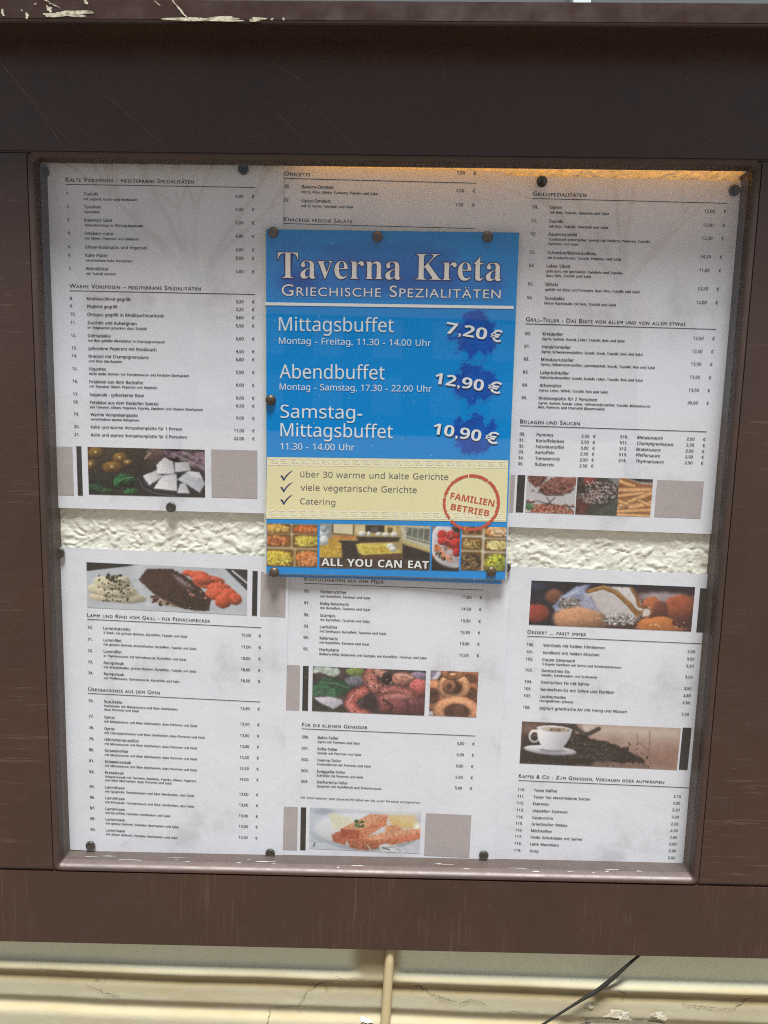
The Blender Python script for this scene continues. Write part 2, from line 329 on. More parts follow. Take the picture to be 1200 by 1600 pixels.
POSTER = {'origin': [-0.1211, -0.1592],
 'text': [('Taverna Kreta', 10.1, 257.2, 200.0, 257.6, 22.8, 'title'),
          ('Griechische Spezialitäten', 13.4, 242.7, 199.8, 243.2, 9.8, 'caps'),
          ('Mittagsbuffet', 11.0, 213.4, 109.8, 213.8, 11.4, 'big'),
          ('Montag - Freitag, 11.30 - 14.00 Uhr', 11.0, 202.4, 142.0, 202.5, 5.3, 'small'),
          ('7,20 €', 153.8, 213.7, 201.6, 206.8, 9.5, 'price'),
          ('Abendbuffet', 11.6, 173.0, 102.7, 173.7, 11.7, 'big'),
          ('Montag - Samstag, 17.30 - 22.00 Uhr', 11.7, 163.2, 143.6, 163.8, 5.3, 'small'),
          ('12,90 €', 145.7, 171.1, 203.0, 163.2, 9.3, 'price'),
          ('Samstag-', 12.5, 139.0, 83.8, 139.5, 11.2, 'big'),
          ('Mittagsbuffet', 12.5, 122.9, 110.8, 123.3, 11.4, 'big'),
          ('11.30 - 14.00 Uhr', 12.5, 111.4, 77.5, 111.8, 5.5, 'small'),
          ('10,90 €', 145.5, 127.8, 202.2, 119.9, 9.5, 'price'),
          ('über 30 warme und kalte Gerichte', 30.0, 87.3, 160.4, 87.7, 5.2, 'list'),
          ('viele vegetarische Gerichte', 30.3, 75.5, 133.0, 75.5, 5.3, 'list'),
          ('Catering', 29.9, 63.3, 61.2, 63.0, 5.2, 'list'),
          ('FAMILIEN', 162.5, 71.2, 201.0, 65.1, 5.6, 'stamp'),
          ('BETRIEB', 163.1, 61.5, 196.9, 56.2, 5.4, 'stamp'),
          ('ALL YOU CAN EAT', 49.3, 8.2, 145.3, 7.9, 7.2, 'all')],
 'quads': [('panel', [[0.6, 104.4], [212.2, 106.0], [212.5, 51.8], [-0.4, 49.5]]),
           ('line', [[-1.2, 237.0], [211.2, 237.2], [211.3, 234.7], [-1.2, 234.5]]),
           ('trays', [[0.2, 45.2], [45.4, 45.4], [45.8, 6.4], [0.2, 7.0]]),
           ('room', [[47.4, 46.3], [145.7, 46.3], [146.7, 6.2], [47.7, 6.4]]),
           ('fruit', [[147.2, 46.3], [171.7, 46.3], [173.0, 6.8], [148.3, 6.2]]),
           ('salads', [[173.2, 46.9], [212.3, 46.7], [213.8, 7.9], [174.5, 6.9]])],
 'checks': [[[12.2, 84.0], [23.8, 93.2]], [[12.2, 73.8], [23.8, 82.9]], [[12.2, 62.7], [23.9, 71.9]]],
 'stamp': [[181.2, 67.9], [205.9, 68.5], [182.0, 42.6]],
 'splash': [[179.0, 212.9], [180.5, 170.5], [182.0, 127.3]],
 'meander': [[0.6, 103.9], [0.6, 96.7], [212.5, 98.4], [-0.4, 57.9], [-0.4, 50.6], [213.4, 52.7]],
 'corners': [[0.0, 0.0], [213.4, 3.1], [209.0, 297.2], [-1.1, 297.4], [209.7, -1.3], [2.6, -0.7]]}

# ---------------------------------------------------------------- the street side that lights the case and shows in its glass
m = Mat('paving'); m.color(m.ramp(m.noise(m.coords(1, 1, 1), 1.2, 6), [(.3, (.095, .072, .050)), (.7, (.135, .104, .072))])); m.rough(.8); M_PAVE = m.m
g = mesh('pavement', [(-150, -150, -1.55), (150, -150, -1.55), (150, 150, -1.55), (-150, 150, -1.55)], [(0, 1, 2, 3)], M_PAVE); tag(g, kind='structure')
M_FAC = plain('facade_render', (.24, .225, .20), .9); M_ROOFT = plain('roof_tiles', (.12, .06, .045), .9); M_WFR = plain('window_frame_paint', (.75, .74, .72), .5)
M_CURT = plain('curtain_glass', (.62, .64, .66), .25); M_BARK = plain('bark', (.07, .058, .05), .9)
h = empty('house', (0, -34, -1.55)); tag(h, 'pale rendered house across the street, seen only as a faint reflection in the glass', 'house')
box('wall', -14, 10, -8, 0, 0, 5.0, M_FAC, h)
mesh('roof', [(-14.4, .4, 5.0), (10.4, .4, 5.0), (10.4, -8.4, 5.0), (-14.4, -8.4, 5.0), (-14.4, -4, 8.2), (10.4, -4, 8.2)], [(0, 1, 5, 4), (2, 3, 4, 5), (0, 4, 3), (1, 2, 5)], M_ROOFT, h)
for zz in (.8, 3.3):
    for k in range(8):
        x = -12 + k * 2.6
        f = box('window', x, x + 1.3, .0, .08, zz, zz + 1.6, M_WFR, h)
        for q in (0, 1): box('pane', x + .08 + q * .6, x + .62 + q * .6, .08, .1, zz + .1, zz + 1.5, M_CURT, f)
def tube(bm, pts, rad, seg=7):
    rings = []
    for i, p in enumerate(pts):
        p = Vector(p); a = Vector(pts[max(0, i - 1)]); b = Vector(pts[min(len(pts) - 1, i + 1)]); d = (b - a).normalized()
        u = d.orthogonal().normalized() if abs(d.x) > .9 else d.cross(Vector((1, 0, 0))).normalized(); v = d.cross(u)
        r = rad[i] if isinstance(rad, (list, tuple)) else rad
        rings.append([bm.verts.new(p + r * (math.cos(2 * math.pi * k / seg) * u + math.sin(2 * math.pi * k / seg) * v)) for k in range(seg)])
    for a, b in zip(rings, rings[1:]):
        for k in range(seg): bm.faces.new((a[k], a[(k + 1) % seg], b[(k + 1) % seg], b[k]))
    bm.faces.new(rings[0][::-1]); bm.faces.new(rings[-1])
def bare_tree(x, y, hgt, lean, seed, label):
    rnd = random.Random(seed); t = empty('bare_tree', (x, y, -1.55)); tag(t, label, 'tree', 'bare street trees mirrored in the glass')
    bm = bmesh.new(); top = Vector((lean, 0, hgt * .42))
    tube(bm, [(0, 0, -.1), (lean * .4, 0, hgt * .2), top], [.17, .14, .12]); from_bm('trunk', bm, M_BARK, t, True)
    bm = bmesh.new()
    def br(p, d, L, r, dep):
        q = p + d * L * .5 + Vector((rnd.uniform(-.05, .05), 0, .04)) * L; e = p + d * L
        tube(bm, [p, q, e], [r, r * .8, r * .55], 5)
        if dep:
            for _ in range(3):
                nd = (d + Vector((rnd.uniform(-.8, .8), rnd.uniform(-.6, .6), rnd.uniform(-.15, .6)))).normalized(); br(e, nd, L * rnd.uniform(.55, .8), r * .55, dep - 1)
    for k in range(7): br(top, Vector((math.cos(k * 1.3 + seed) * .8, math.sin(k * 1.3 + seed) * .6, .8)).normalized(), hgt * .24, .06, 4)
    from_bm('branches', bm, M_BARK, t, True)
bare_tree(-4.2, -13, 8.0, .5, 3, 'bare street tree mirrored faintly in the upper left menu sheet')
bare_tree(4.6, -15, 9.0, -.5, 8, 'bare street tree mirrored faintly in the upper right menu sheet')

# ---------------------------------------------------------------- house wall behind the case
SL = .0168                                             # the case and the wall moulding both rise slightly to the right
hw = empty('house_wall', (0, 0, -1.55)); tag(hw, 'yellowish plaster house wall with moulded plinth and recessed panels behind the case', 'wall')
m = Mat('plinth_plaster')
big = m.noise(m.coords(1, 1, 1), 5, 5); fine = m.noise(m.coords(1, 1, 1), 60, 6, .7)
c = m.ramp(big, [(.35, (.35, .325, .215)), (.65, (.43, .41, .30))])
stn = m.ramp(m.noise(m.coords(4, 1, 30), 1.6, 5, .7), [(.50, 0.0), (.70, .55)])
c = m.mix(stn, c, (.36, .30, .14))
at = m.n('ShaderNodeAttribute', _attribute_name='panel'); c = m.mix(at.outputs['Fac'], c, m.ramp(fine, [(.3, (.68, .72, .54)), (.7, (.74, .77, .60))]))
at2 = m.n('ShaderNodeAttribute', _attribute_name='stain_shade'); gm = m.math('MULTIPLY', at2.outputs['Fac'], m.ramp(m.noise(m.coords(6, 1, 6), 2, 5), [(.25, .45), (.7, 1.0)])); c = m.mix(gm, c, (.26, .20, .085))
spk = m.ramp(m.noise(m.coords(1, 1, 1), 330, 3), [(.71, 0.0), (.75, .6)]); c = m.mix(spk, c, (.16, .13, .08))
m.color(c); m.rough(.75); m.bump(m.math('ADD', fine, m.math('MULTIPLY', m.noise(m.coords(1, 1, 1), 14, 4), 1.5)), .2, .002); M_PLASTER = m.m
xs = np.concatenate([np.linspace(-1.2, -.5, 40)[:-1], np.linspace(-.5, .5, 420), np.linspace(.5, 1.2, 40)[1:]])
zs = np.concatenate([np.linspace(-.49, -.535, 20)[:-1], np.linspace(-.535, -.68, 170), np.linspace(-.68, -1.545, 60)[1:]])
X, ZZ = np.meshgrid(xs, zs)
wob = (fbm(X + 3, ZZ + 3, 9, 4, 40) - .5) * .004
WY, WK = -.012, .9711                                    # wall plane; positions below were laid out on a plane 20 mm deeper
Xs, Zs = X / WK, ZZ / WK
zq = Zs - SL * Xs + wob * .5
prof_z = np.array([-2, -.618, -.6135, -.610, -.6055, -.600, -.584, -.578, -.5745, -.572, -.566, -.5615, -.4])[::1]
prof_o = np.array([9, 9, 8, 4.5, 4.5, 6.8, 6.5, 5, 3.5, 8.0, 9, 8, 8])
out = np.interp(zq, prof_z, prof_o)
inl = sm(-.022, -.041, Xs); inr = sm(.005, .017, Xs)                 # panel recess left and right of the pilaster
pan = np.maximum(inl, inr) * sm(-.5655, -.5605, zq)
out = out - 7.5 * pan + wob * 260
for _ in range(9): out[1:-1] = (out[:-2] + out[1:-1] * 2 + out[2:]) / 4     # many coats of paint have rounded the edges
stain_shade = np.exp(-((zq + .5775) / .0055) ** 2) * 1.0 + np.exp(-((zq + .6115) / .0045) ** 2) * .7 + .25 * sm(-.60, -.57, zq) * (1 - pan) * fbm(X + 2, ZZ + 2, 12, 4, 44) * 2 + .5 * (1 - np.maximum(inl, inr)) * sm(-.575, -.55, zq)  # brown stains, plus shade lines under the ledges painted into the colour
Y = WY + .004 - out / 1000
n0, n1 = X.shape; idx = np.arange(n0 * n1).reshape(n0, n1)
F = np.stack([idx[:-1, :-1], idx[1:, :-1], idx[1:, 1:], idx[:-1, 1:]], -1).reshape(-1, 4)
pl = mesh('plinth', np.stack([X, Y, ZZ + 1.55], -1).reshape(-1, 3), F, M_PLASTER, hw, True)
for nm, arr in (('panel', pan), ('stain_shade', np.clip(stain_shade, 0, 1))):
    a = pl.data.attributes.new(nm, 'FLOAT', 'POINT'); a.data.foreach_set('value', arr.astype(np.float32).ravel())
M_WALLUP = plain('upper_plaster', (.50, .50, .42), .9)
mesh('wall_face', [(-5, .0135, 0), (5, .0135, 0), (5, .0135, 4), (-5, .0135, 4)], [(0, 1, 2, 3)], M_WALLUP, hw)
def ribbon(pts, wd, y, jit=.0, seed=0):
    rnd = random.Random(seed); V = []; Fc = []
    for i, (x, z) in enumerate(pts):
        x0, z0 = pts[max(0, i - 1)]; x1, z1 = pts[min(len(pts) - 1, i + 1)]; dx, dz = x1 - x0, z1 - z0; L = math.hypot(dx, dz) or 1
        ww = wd * (.35 + .65 * math.sin(math.pi * (i + .6) / (len(pts) + .2))) * rnd.uniform(1 - jit, 1 + jit)
        V += [(x - dz / L * ww, y, z + dx / L * ww), (x + dz / L * ww, y, z - dx / L * ww)]
        if i: k = 2 * i; Fc.append((k - 2, k - 1, k + 1, k))
    return V, Fc
def jag(p, q, n, amp, seed):
    rnd = random.Random(seed); o = []
    for i in range(n + 1):
        t = i / n; o.append((p[0] + (q[0] - p[0]) * t + rnd.uniform(-amp, amp), p[1] + (q[1] - p[1]) * t + rnd.uniform(-amp, amp)))
    return o
M_CRACK = plain('crack_dark', (.05, .042, .03), .9)
def wall_y(x, z):
    zq = (z - SL * x) / WK
    return WY + .004 - float(np.interp(zq, prof_z, prof_o)) / 1000 - .0010
for k, (p, q, n) in enumerate([((-.053, -.570), (-.079, -.584), 5), ((-.079, -.584), (-.086, -.600), 5), ((-.086, -.600), (-.115, -.606), 7), ((-.115, -.606), (-.118, -.622), 5), ((.02, -.570), (.05, -.582), 6), ((.05, -.582), (.072, -.588), 6), ((.072, -.590), (.085, -.583), 5), ((.085, -.583), (.10, -.589), 5), ((.29, -.577), (.335, -.580), 7), ((.335, -.580), (.36, -.566), 5), ((-.35, -.572), (-.28, -.577), 8), ((-.30, -.590), (-.26, -.604), 8), ((.11, -.596), (.15, -.594), 6), ((-.05, -.565), (-.02, -.567), 5), ((.236, -.572), (.225, -.563), 4)]):
    V, Fc = ribbon(jag(p, q, n * 3, .0012, k), .00026, 0, .5, k)
    V = [(x * WK, wall_y(x * WK, z * WK), z * WK + 1.55) for x, _, z in V]; mesh('crack', V, Fc, M_CRACK, hw)
M_PEEL = Mat('bare_render'); M_PEEL.color(M_PEEL.ramp(M_PEEL.noise(M_PEEL.coords(1, 1, 1), 120, 4), [(.35, (.46, .42, .31)), (.6, (.56, .53, .44))])); M_PEEL.rough(.9); M_PEEL.bump(M_PEEL.noise(M_PEEL.coords(1, 1, 1), 160, 4), .8, .002); M_PEEL = M_PEEL.m
def blob(cx, cz, rx, rz, seed, n=40, rough=.45):
    rnd = random.Random(seed); ph = [rnd.uniform(0, 6.28) for _ in range(9)]; o = []
    for k in range(n):
        a = 2 * math.pi * k / n; r = 1 + sum(rough / (j + 1.2) * math.sin((j + 2) * a + ph[j]) for j in range(9)) * .55
        o.append((cx + rx * max(.25, r) * math.cos(a), cz + rz * max(.25, r) * math.sin(a)))
    return o
def blob_mesh(name, pts, yfn, mat, parent, dz=0):
    cx = sum(p[0] for p in pts) / len(pts); cz = sum(p[1] for p in pts) / len(pts)
    V = [(cx, yfn(cx, cz), cz + dz)]; Fc = []; n = len(pts)
    for f in (.5, 1.0): V += [(cx + (x - cx) * f, yfn(cx + (x - cx) * f, cz + (z - cz) * f), cz + (z - cz) * f + dz) for x, z in pts]
    for k in range(n): j = (k + 1) % n; Fc += [(0, 1 + k, 1 + j), (1 + k, 1 + n + k, 1 + n + j, 1 + j)]
    return mesh(name, V, Fc, mat, parent)
for k, (x, z, rx, rz) in enumerate([(.240, -.602, .028, .0095), (.199, -.583, .004, .0025), (.226, -.590, .010, .004), (.197, -.602, .004, .003), (.268, -.590, .006, .004), (-.02, -.612, .005, .002)]):
    blob_mesh('peeled_patch', blob(x * WK, z * WK, rx, rz, 60 + k, 56, .7), lambda a, b: wall_y(a, b) - .0004, M_PEEL, hw, 1.55)
# window above the case: only a sliver of it shows over the lid
wn = empty('window', (.3, .0, .31)); tag(wn, 'grey window pane with a pale bar, a sliver above the lid of the case', 'window')
M_WP = plain('dull_window_pane', (.14, .155, .16), .2)
box('pane', -.9, .7, .004, .010, -.03, .9, M_WP, wn); box('glazing_bar', -.180, -.166, -.012, .004, -.03, .9, plain('pale_blue_bar', (.62, .74, .78), .4), wn)
# cables
M_CREAM = plain('cream_cable_sheath', (.46, .39, .22), .6); M_BLKC = plain('dark_green_cable_sheath', (.010, .011, .009), .5)
bm = bmesh.new(); pts = []
for k in range(25):
    t = k / 24; z = -.50 - .70 * t; pts.append((.0022 - .0055 * sm(-.55, -.63, z) * 1.0 + .0012 * math.sin(z * 60), -.0172 - .0004 * math.sin(t * 9), z))
tube(bm, pts, .0046, 12); o = from_bm('cable', bm, M_CREAM, None, True); tag(o, 'thick cream cable hanging down the wall from under the case', 'cable')
bm = bmesh.new(); kn = [(x * .968, -.0195, z * .968) for x, y, z in [(.262, -.012, -.505), (.235, -.011, -.5335), (.218, -.010, -.553), (.205, -.009, -.566), (.190, -.008, -.577), (.165, -.008, -.597), (.142, -.007, -.616), (.11, -.006, -.65), (.07, -.006, -.70), (.05, -.004, -.80)]]
pts = []
for a, b in zip(kn, kn[1:]):
    for k in range(5): t = k / 5; pts.append(tuple(a[i] + (b[i] - a[i]) * t for i in range(3)))
for _ in range(3): pts = [pts[0]] + [tuple((pts[i - 1][j] + 2 * pts[i][j] + pts[i + 1][j]) / 4 for j in range(3)) for i in range(1, len(pts) - 1)] + [pts[-1]]
tube(bm, pts, [.0011 + .0009 * math.exp(-((p[0] - .205) / .02) ** 2) for p in pts], 8); o = from_bm('cable', bm, M_BLKC, None, True); tag(o, 'thin black cable slanting across the yellow plinth below the case', 'cable')

# ---------------------------------------------------------------- the menu case
case = empty('menu_case', (0, 0, 0)); tag(case, 'brown painted wooden menu case with glass front, lid and six printed sheets inside', 'menu case')
YF, YB = -.024, .008
OTL, OTR, OBR, OBL = (-.3131, .1848), (.2702, .1920), (.2762, -.4258), (-.3103, -.4422)
def lerp(a, b, t): return (a[0] + (b[0] - a[0]) * t, a[1] + (b[1] - a[1]) * t)
# opening moulding: a rounded edge and the jamb behind it, mitred round the four corners
def offset_quad(d, r):
    # corner points of the opening moved outwards by d, each corner rounded with radius r
    P = [OTL, OTR, OBR, OBL]; res = []
    for i in range(4):
        p0, p, p1 = Vector(P[i - 1]), Vector(P[i]), Vector(P[(i + 1) % 4]); a = (p - p0).normalized(); b = (p1 - p).normalized()
        na, nb = Vector((-a.y, a.x)), Vector((-b.y, b.x)); c = p + (na + nb) * d / (1 + na.dot(nb))
        rr = max(r + d * .9, .0008)
        s = c - a * rr; e = c + b * rr
        for k in range(7):
            t = k / 6; res.append(tuple((1 - t) ** 2 * s + 2 * t * (1 - t) * c + t * t * e))
    return res
RE = .0048
prof = [(RE, YF)] + [(RE - RE * math.sin(a), YF + RE - RE * math.cos(a)) for a in [R(k) for k in range(10, 91, 10)]] + [(0.0, -.010), (-.0006, -.004), (-.0006, .006)]
V = []; Fc = []; npt = 28
for d, y in prof: V += [(x, min(y, -.0126) if 4 <= k <= 9 else y, z) for k, (x, z) in enumerate(offset_quad(d, .0032))]     # along the top the jamb stops short, leaving room for the lamp
for j in range(len(prof) - 1):
    for k in range(npt): a = j * npt + k; b = j * npt + (k + 1) % npt; Fc.append((a, b, b + npt, a + npt))
o = mesh('opening_moulding', V, Fc, M_WOODM, case, True)
def plank(name, quad, mat, bev=.0012, yb=YB):
    bm = bmesh.new(); f = [bm.verts.new((x, YF, z)) for x, z in quad]; b = [bm.verts.new((x, yb, z)) for x, z in quad]
    bm.faces.new(f); bm.faces.new(b[::-1])
    for k in range(4): j = (k + 1) % 4; bm.faces.new((f[k], b[k], b[j], f[j]))
    bmesh.ops.recalc_face_normals(bm, faces=bm.faces)
    bmesh.ops.bevel(bm, geom=[e for e in bm.edges if all(abs(v.co.y - YF) < 1e-6 for v in e.verts)], offset=bev, segments=2, affect='EDGES')
    return from_bm(name, bm, mat, case)
E_ = RE - .0002
TLo, TRo, BRo, BLo = (OTL[0] - E_, OTL[1] + E_), (OTR[0] + E_, OTR[1] + E_), (OBR[0] + E_, OBR[1] - E_), (OBL[0] - E_, OBL[1] - E_)
XL, XR = -.41, .372
zt = lambda x: TLo[1] + (TRo[1] - TLo[1]) * (x - TLo[0]) / (TRo[0] - TLo[0])
zb = lambda x: BLo[1] + (BRo[1] - BLo[1]) * (x - BLo[0]) / (BRo[0] - BLo[0])
lid_z = lambda x: .2742 + (x + .337) * (.2789 - .2742) / .608
bot_z = lambda x: -.525 + (x + .3664) * (.525 - .5032) / .7153
GAP = .0005
plank('top_rail', [(XL, zt(XL)), (XR, zt(XR)), (XR, lid_z(XR) + .004), (XL, lid_z(XL) + .004)], M_WOODS, yb=-.0127)
plank('bottom_rail', [(XL, bot_z(XL)), (XR, bot_z(XR)), (XR, zb(XR)), (XL, zb(XL))], M_WOODZ, .002)
plank('stile', [(XL, zb(XL) + GAP), (BLo[0], BLo[1] + GAP), (TLo[0], TLo[1] - GAP), (XL, zt(XL) - GAP)], M_WOODX)
plank('stile', [(BRo[0], BRo[1] + GAP), (XR, zb(XR) + GAP), (XR, zt(XR) - GAP), (TRo[0], TRo[1] - GAP)], M_WOODX)
# lid
def shear_box(name, x0, x1, y0, y1, zfun, th, mat, parent, bev):
    bm = bmesh.new(); vs = bm_box(bm, x0, x1, y0, y1, 0, 1)
    for v in vs: v.co.z = zfun(v.co.x) + (th if v.co.z > .5 else 0)
    bmesh.ops.recalc_face_normals(bm, faces=bm.faces); bmesh.ops.bevel(bm, geom=bm.edges[:], offset=bev, segments=3, affect='EDGES')
    return from_bm(name, bm, mat, parent)
lidf = lambda x: .2723 + (x + .3182) * (.2794 - .2723) / .5732
lid = shear_box('lid', -.43, .41, -.060, .0125, lidf, .0165, M_WOODS, case, .0022)
for k, (px0, px1, dz, hh) in enumerate([(65, 155, .0052, .0028), (275, 385, .0022, .0026), (395, 421, .0024, .0020), (430, 435, .0026, .0010), (448, 453, .0028, .0010), (76, 84, .0085, .0035), (40, 48, .0040, .0022), (2, 8, .006, .0026), (56, 60, .012, .0012), (135, 142, .0135, .002), (35, 37, .0075, .0008)]):
    x = (-.3182 + (px0 + px1) / 2 * .5732 / 1200); rx = (px1 - px0) / 2 * .5732 / 1200
    blob_mesh('paint_chip', blob(x, lidf(x) + dz, rx * .88, hh * .68, 20 + k, 60, .75), lambda a, b: -.0603, M_CHIP, lid)
for k, (a, b, wd) in enumerate([((-.187, .2895), (-.1755, .2765), .0007), ((-.285, .2885), (-.272, .2822), .0004), ((-.20, .2885), (-.196, .2850), .0003)]):
    V, Fc = ribbon(jag(a, b, 9, .0004, k), wd, -.0603, .5, k); mesh('paint_chip', V, Fc, M_CHIP, lid)
# scratches on the top rail and worn flakes on the sill
V = []; Fc = []
def addr(pts, wd, y, seed):
    v, f = ribbon(pts, wd, y, .5, seed); k = len(V); V.extend(v); Fc.extend([tuple(i + k for i in q) for q in f])
def rail_px(px, py): return (-.3365 + px * .6080 / 1200 - (py - 62) * .00001, .2742 - (py - 62) * .000488 + px * .0000042)
for k, (a, b, wd) in enumerate([((0, 97), (60, 170), .0005), ((55, 165), (105, 234), .0004), ((62, 172), (128, 234), .0003), ((0, 178), (42, 234), .0003), ((85, 158), (170, 235), .0002), ((160, 140), (205, 175), .0003), ((195, 168), (275, 232), .0003), ((205, 165), (230, 185), .0003), ((155, 182), (172, 192), .0002), ((430, 88), (505, 134), .00035), ((412, 138), (512, 236), .0003), ((495, 150), (582, 234), .00025), ((360, 210), (425, 205), .0003), ((420, 205), (428, 222), .0002), ((300, 200), (335, 222), .0002), ((105, 100), (115, 118), .0003), ((600, 190), (640, 235), .0002), ((735, 180), (775, 206), .0002), ((1060, 120), (1080, 124), .0002), ((1170, 160), (1185, 190), .0002)]):
    addr(jag(rail_px(*a), rail_px(*b), 10, .0004, k), wd * .8, YF - .0002, k)
rnd = random.Random(4)
for k in range(90):
    p = rail_px(rnd.uniform(0, 1200), rnd.uniform(85, 238)); L = rnd.uniform(.0004, .0016); a = rnd.uniform(0, 3.1)
    addr([p, (p[0] + L * math.cos(a), p[1] + L * math.sin(a))], rnd.uniform(.00015, .0004), YF - .0002, k)
for k in range(70):
    x = rnd.uniform(XL, XR); z = rnd.uniform(-.51, .17)
    if -.32 < x < .283 and z > -.45: x = -.34 if x < 0 else .30 + rnd.uniform(-.01, .05)
    if z < bot_z(x) + .004: continue
    L = rnd.uniform(.0004, .002); a = rnd.uniform(0, 3.1); addr([(x, z), (x + L * math.cos(a), z + L * math.sin(a))], rnd.uniform(.00012, .00035), YF - .0002, k)
o = mesh('scratches', V, Fc, M_SCR, case); tag(o, kind='stuff')
V = []; Fc = []; rnd = random.Random(9)
def sill_z(x): return OBL[1] + (OBR[1] - OBL[1]) * (x - OBL[0]) / (OBR[0] - OBL[0]) + .0003
for k in range(26):
    x = rnd.uniform(-.295, .262); y = rnd.choice([-.0135, -.0125, -.0145, -.009, -.017]) + rnd.uniform(-.001, .001); L = rnd.uniform(.002, .007) if k % 3 else rnd.uniform(.010, .022); wd = rnd.uniform(.0002, .0006)
    n = 6; b = len(V)
    for i in range(n + 1):
        t = i / n; ww = wd * (math.sin(math.pi * (t * .9 + .05)) ** .5) * rnd.uniform(.5, 1.2); xx = min(x + L * t, .268)
        V += [(xx, y - ww, sill_z(xx)), (xx, y + ww, sill_z(xx))]
        if i: q = b + 2 * i; Fc.append((q - 2, q, q + 1, q - 1))
o = mesh('sill_flakes', V, Fc, M_FLAKE, case); tag(o, kind='stuff')
# back of the case: rough cast plaster
xs = np.arange(-.33, .292, .0013); zs = np.concatenate([np.arange(-.46, -.16, .004), np.arange(-.16, -.09, .0011), np.arange(-.09, .165, .004), np.arange(.165, .212, .0011)]); X, Zg = np.meshgrid(xs, zs)
wx = X + (fbm(X, Zg, 70, 3, 90) - .5) * .014; wz = Zg + (fbm(X, Zg, 70, 3, 95) - .5) * .014
hgt = np.abs(fbm(wx, wz * 1.15, 150, 2, 70) - .5) * 2; h2 = fbm(wx, wz, 330, 2, 77); h3 = fbm(wx, wz, 50, 3, 79)
Y = .0034 - .0007 * sm(.1, .5, hgt) - .0007 * h2 - .0007 * h3
n0, n1 = X.shape; idx = np.arange(n0 * n1).reshape(n0, n1); F = np.stack([idx[:-1, :-1], idx[:-1, 1:], idx[1:, 1:], idx[1:, :-1]], -1).reshape(-1, 4)
mesh('back_panel', np.stack([X, Y, Zg], -1).reshape(-1, 3), F, M_ROUGH, case, True)
box('glass_pane', -.318, .279, -.0165, -.0135, -.447, .196, M_GLASS, case)
box('case_ceiling', -.405, .372, -.0126, .0080, .2135, .268, M_WOODS, case)
# warm lamp strip hidden behind the top rail
lm = Mat('warm_lamp_tube'); em = lm.n('ShaderNodeEmission', Strength=LAMP); em.inputs[0].default_value = (1.0, .43, .06, 1); lm.l(em.outputs[0], lm.out.inputs[0]); lm.m.cycles.emission_sampling = 'NONE'
bm = bmesh.new(); tube(bm, [(-.10, -.0080, .2060), (.275, -.0080, .2088)], .0042, 10); from_bm('lamp_strip', bm, lm.m, case, True)

# ---------------------------------------------------------------- printed matter
_gc = {}
SHIFT = {'sans': (0x1D5A0, 0x1D5BA, 0x1D7E2), 'bold': (0x1D5D4, 0x1D5EE, 0x1D7EC), 'serif': (0x1D400, 0x1D41A, 0x1D7CE)}   # letter shapes of Blender's own fonts
BASE = {'\u00e4': 'a', '\u00f6': 'o', '\u00fc': 'u', '\u00c4': 'A', '\u00d6': 'O', '\u00dc': 'U'}
def _mesh_of(s, res, offset):
    c = bpy.data.curves.new('t', 'FONT'); c.resolution_u = res; c.offset = offset; c.body = s
    o = bpy.data.objects.new('t', c); me = bpy.data.meshes.new_from_object(o)
    v = np.empty(len(me.vertices) * 3, np.float32); me.vertices.foreach_get('co', v); v = v.reshape(-1, 3)[:, :2].astype(float)
    me.calc_loop_triangles(); f = np.empty(len(me.loop_triangles) * 3, np.int32); me.loop_triangles.foreach_get('vertices', f); f = f.reshape(-1, 3)
    bpy.data.meshes.remove(me); bpy.data.objects.remove(o); bpy.data.curves.remove(c); return v, f
H_ADV = _mesh_of('H', 1, 0)[0][:, 0].max()
def glyph(ch, style, res, offset):
    k = (ch, style, res, offset)
    if k in _gc: return _gc[k]
    if ch == ' ': r = (np.zeros((0, 2)), np.zeros((0, 3), int), .34 if style != 'caps' else .30)
    else:
        b_ = BASE.get(ch, ch) if style in SHIFT else ch; u = b_
        if style in SHIFT:
            A, a, d = SHIFT[style]
            if 'A' <= b_ <= 'Z': u = chr(A + ord(b_) - 65)
            elif 'a' <= b_ <= 'z': u = chr(a + ord(b_) - 97)
            elif b_.isdigit(): u = chr(d + ord(b_) - 48)
        v, f = _mesh_of(u, res, offset); h1 = H_ADV; h2 = _mesh_of(u + 'H', 1, 0)[0][:, 0].max(); adv = h2 - h1
        if ch in BASE and style in SHIFT:
            x0, x1 = v[:, 0].min(), v[:, 0].max(); t = v[:, 1].max() + .075; m_ = (x0 + x1) / 2; q = .055
            for s_ in (-.13, .13):
                n = len(v); a_ = np.linspace(0, 2 * math.pi, 9)[:-1]; v = np.vstack([v, np.stack([m_ + s_ + q * 1.1 * np.cos(a_), t + q * np.sin(a_) + .02], -1)]); f = np.vstack([f, [(n, n + i, n + i + 1) for i in range(1, 7)]])
        r = (v, f, adv)
    _gc[k] = r; return r
def glyphs(s, offset=0.0, res=2, style='sans'):
    V, F_, x, n = [], [], 0.0, 0
    for ch in s:
        sc = 1.0
        if style == 'caps':
            if ch.islower(): sc = .76
            ch = ch.upper() if ch != '\u00df' else 'S'
        v, f, adv = glyph(ch, style, res, offset)
        if len(v): V.append(v * sc + (x, 0)); F_.append(f + n); n += len(v)
        x += adv * sc + (.045 if style == 'caps' else 0)
    return np.vstack(V), np.vstack(F_)
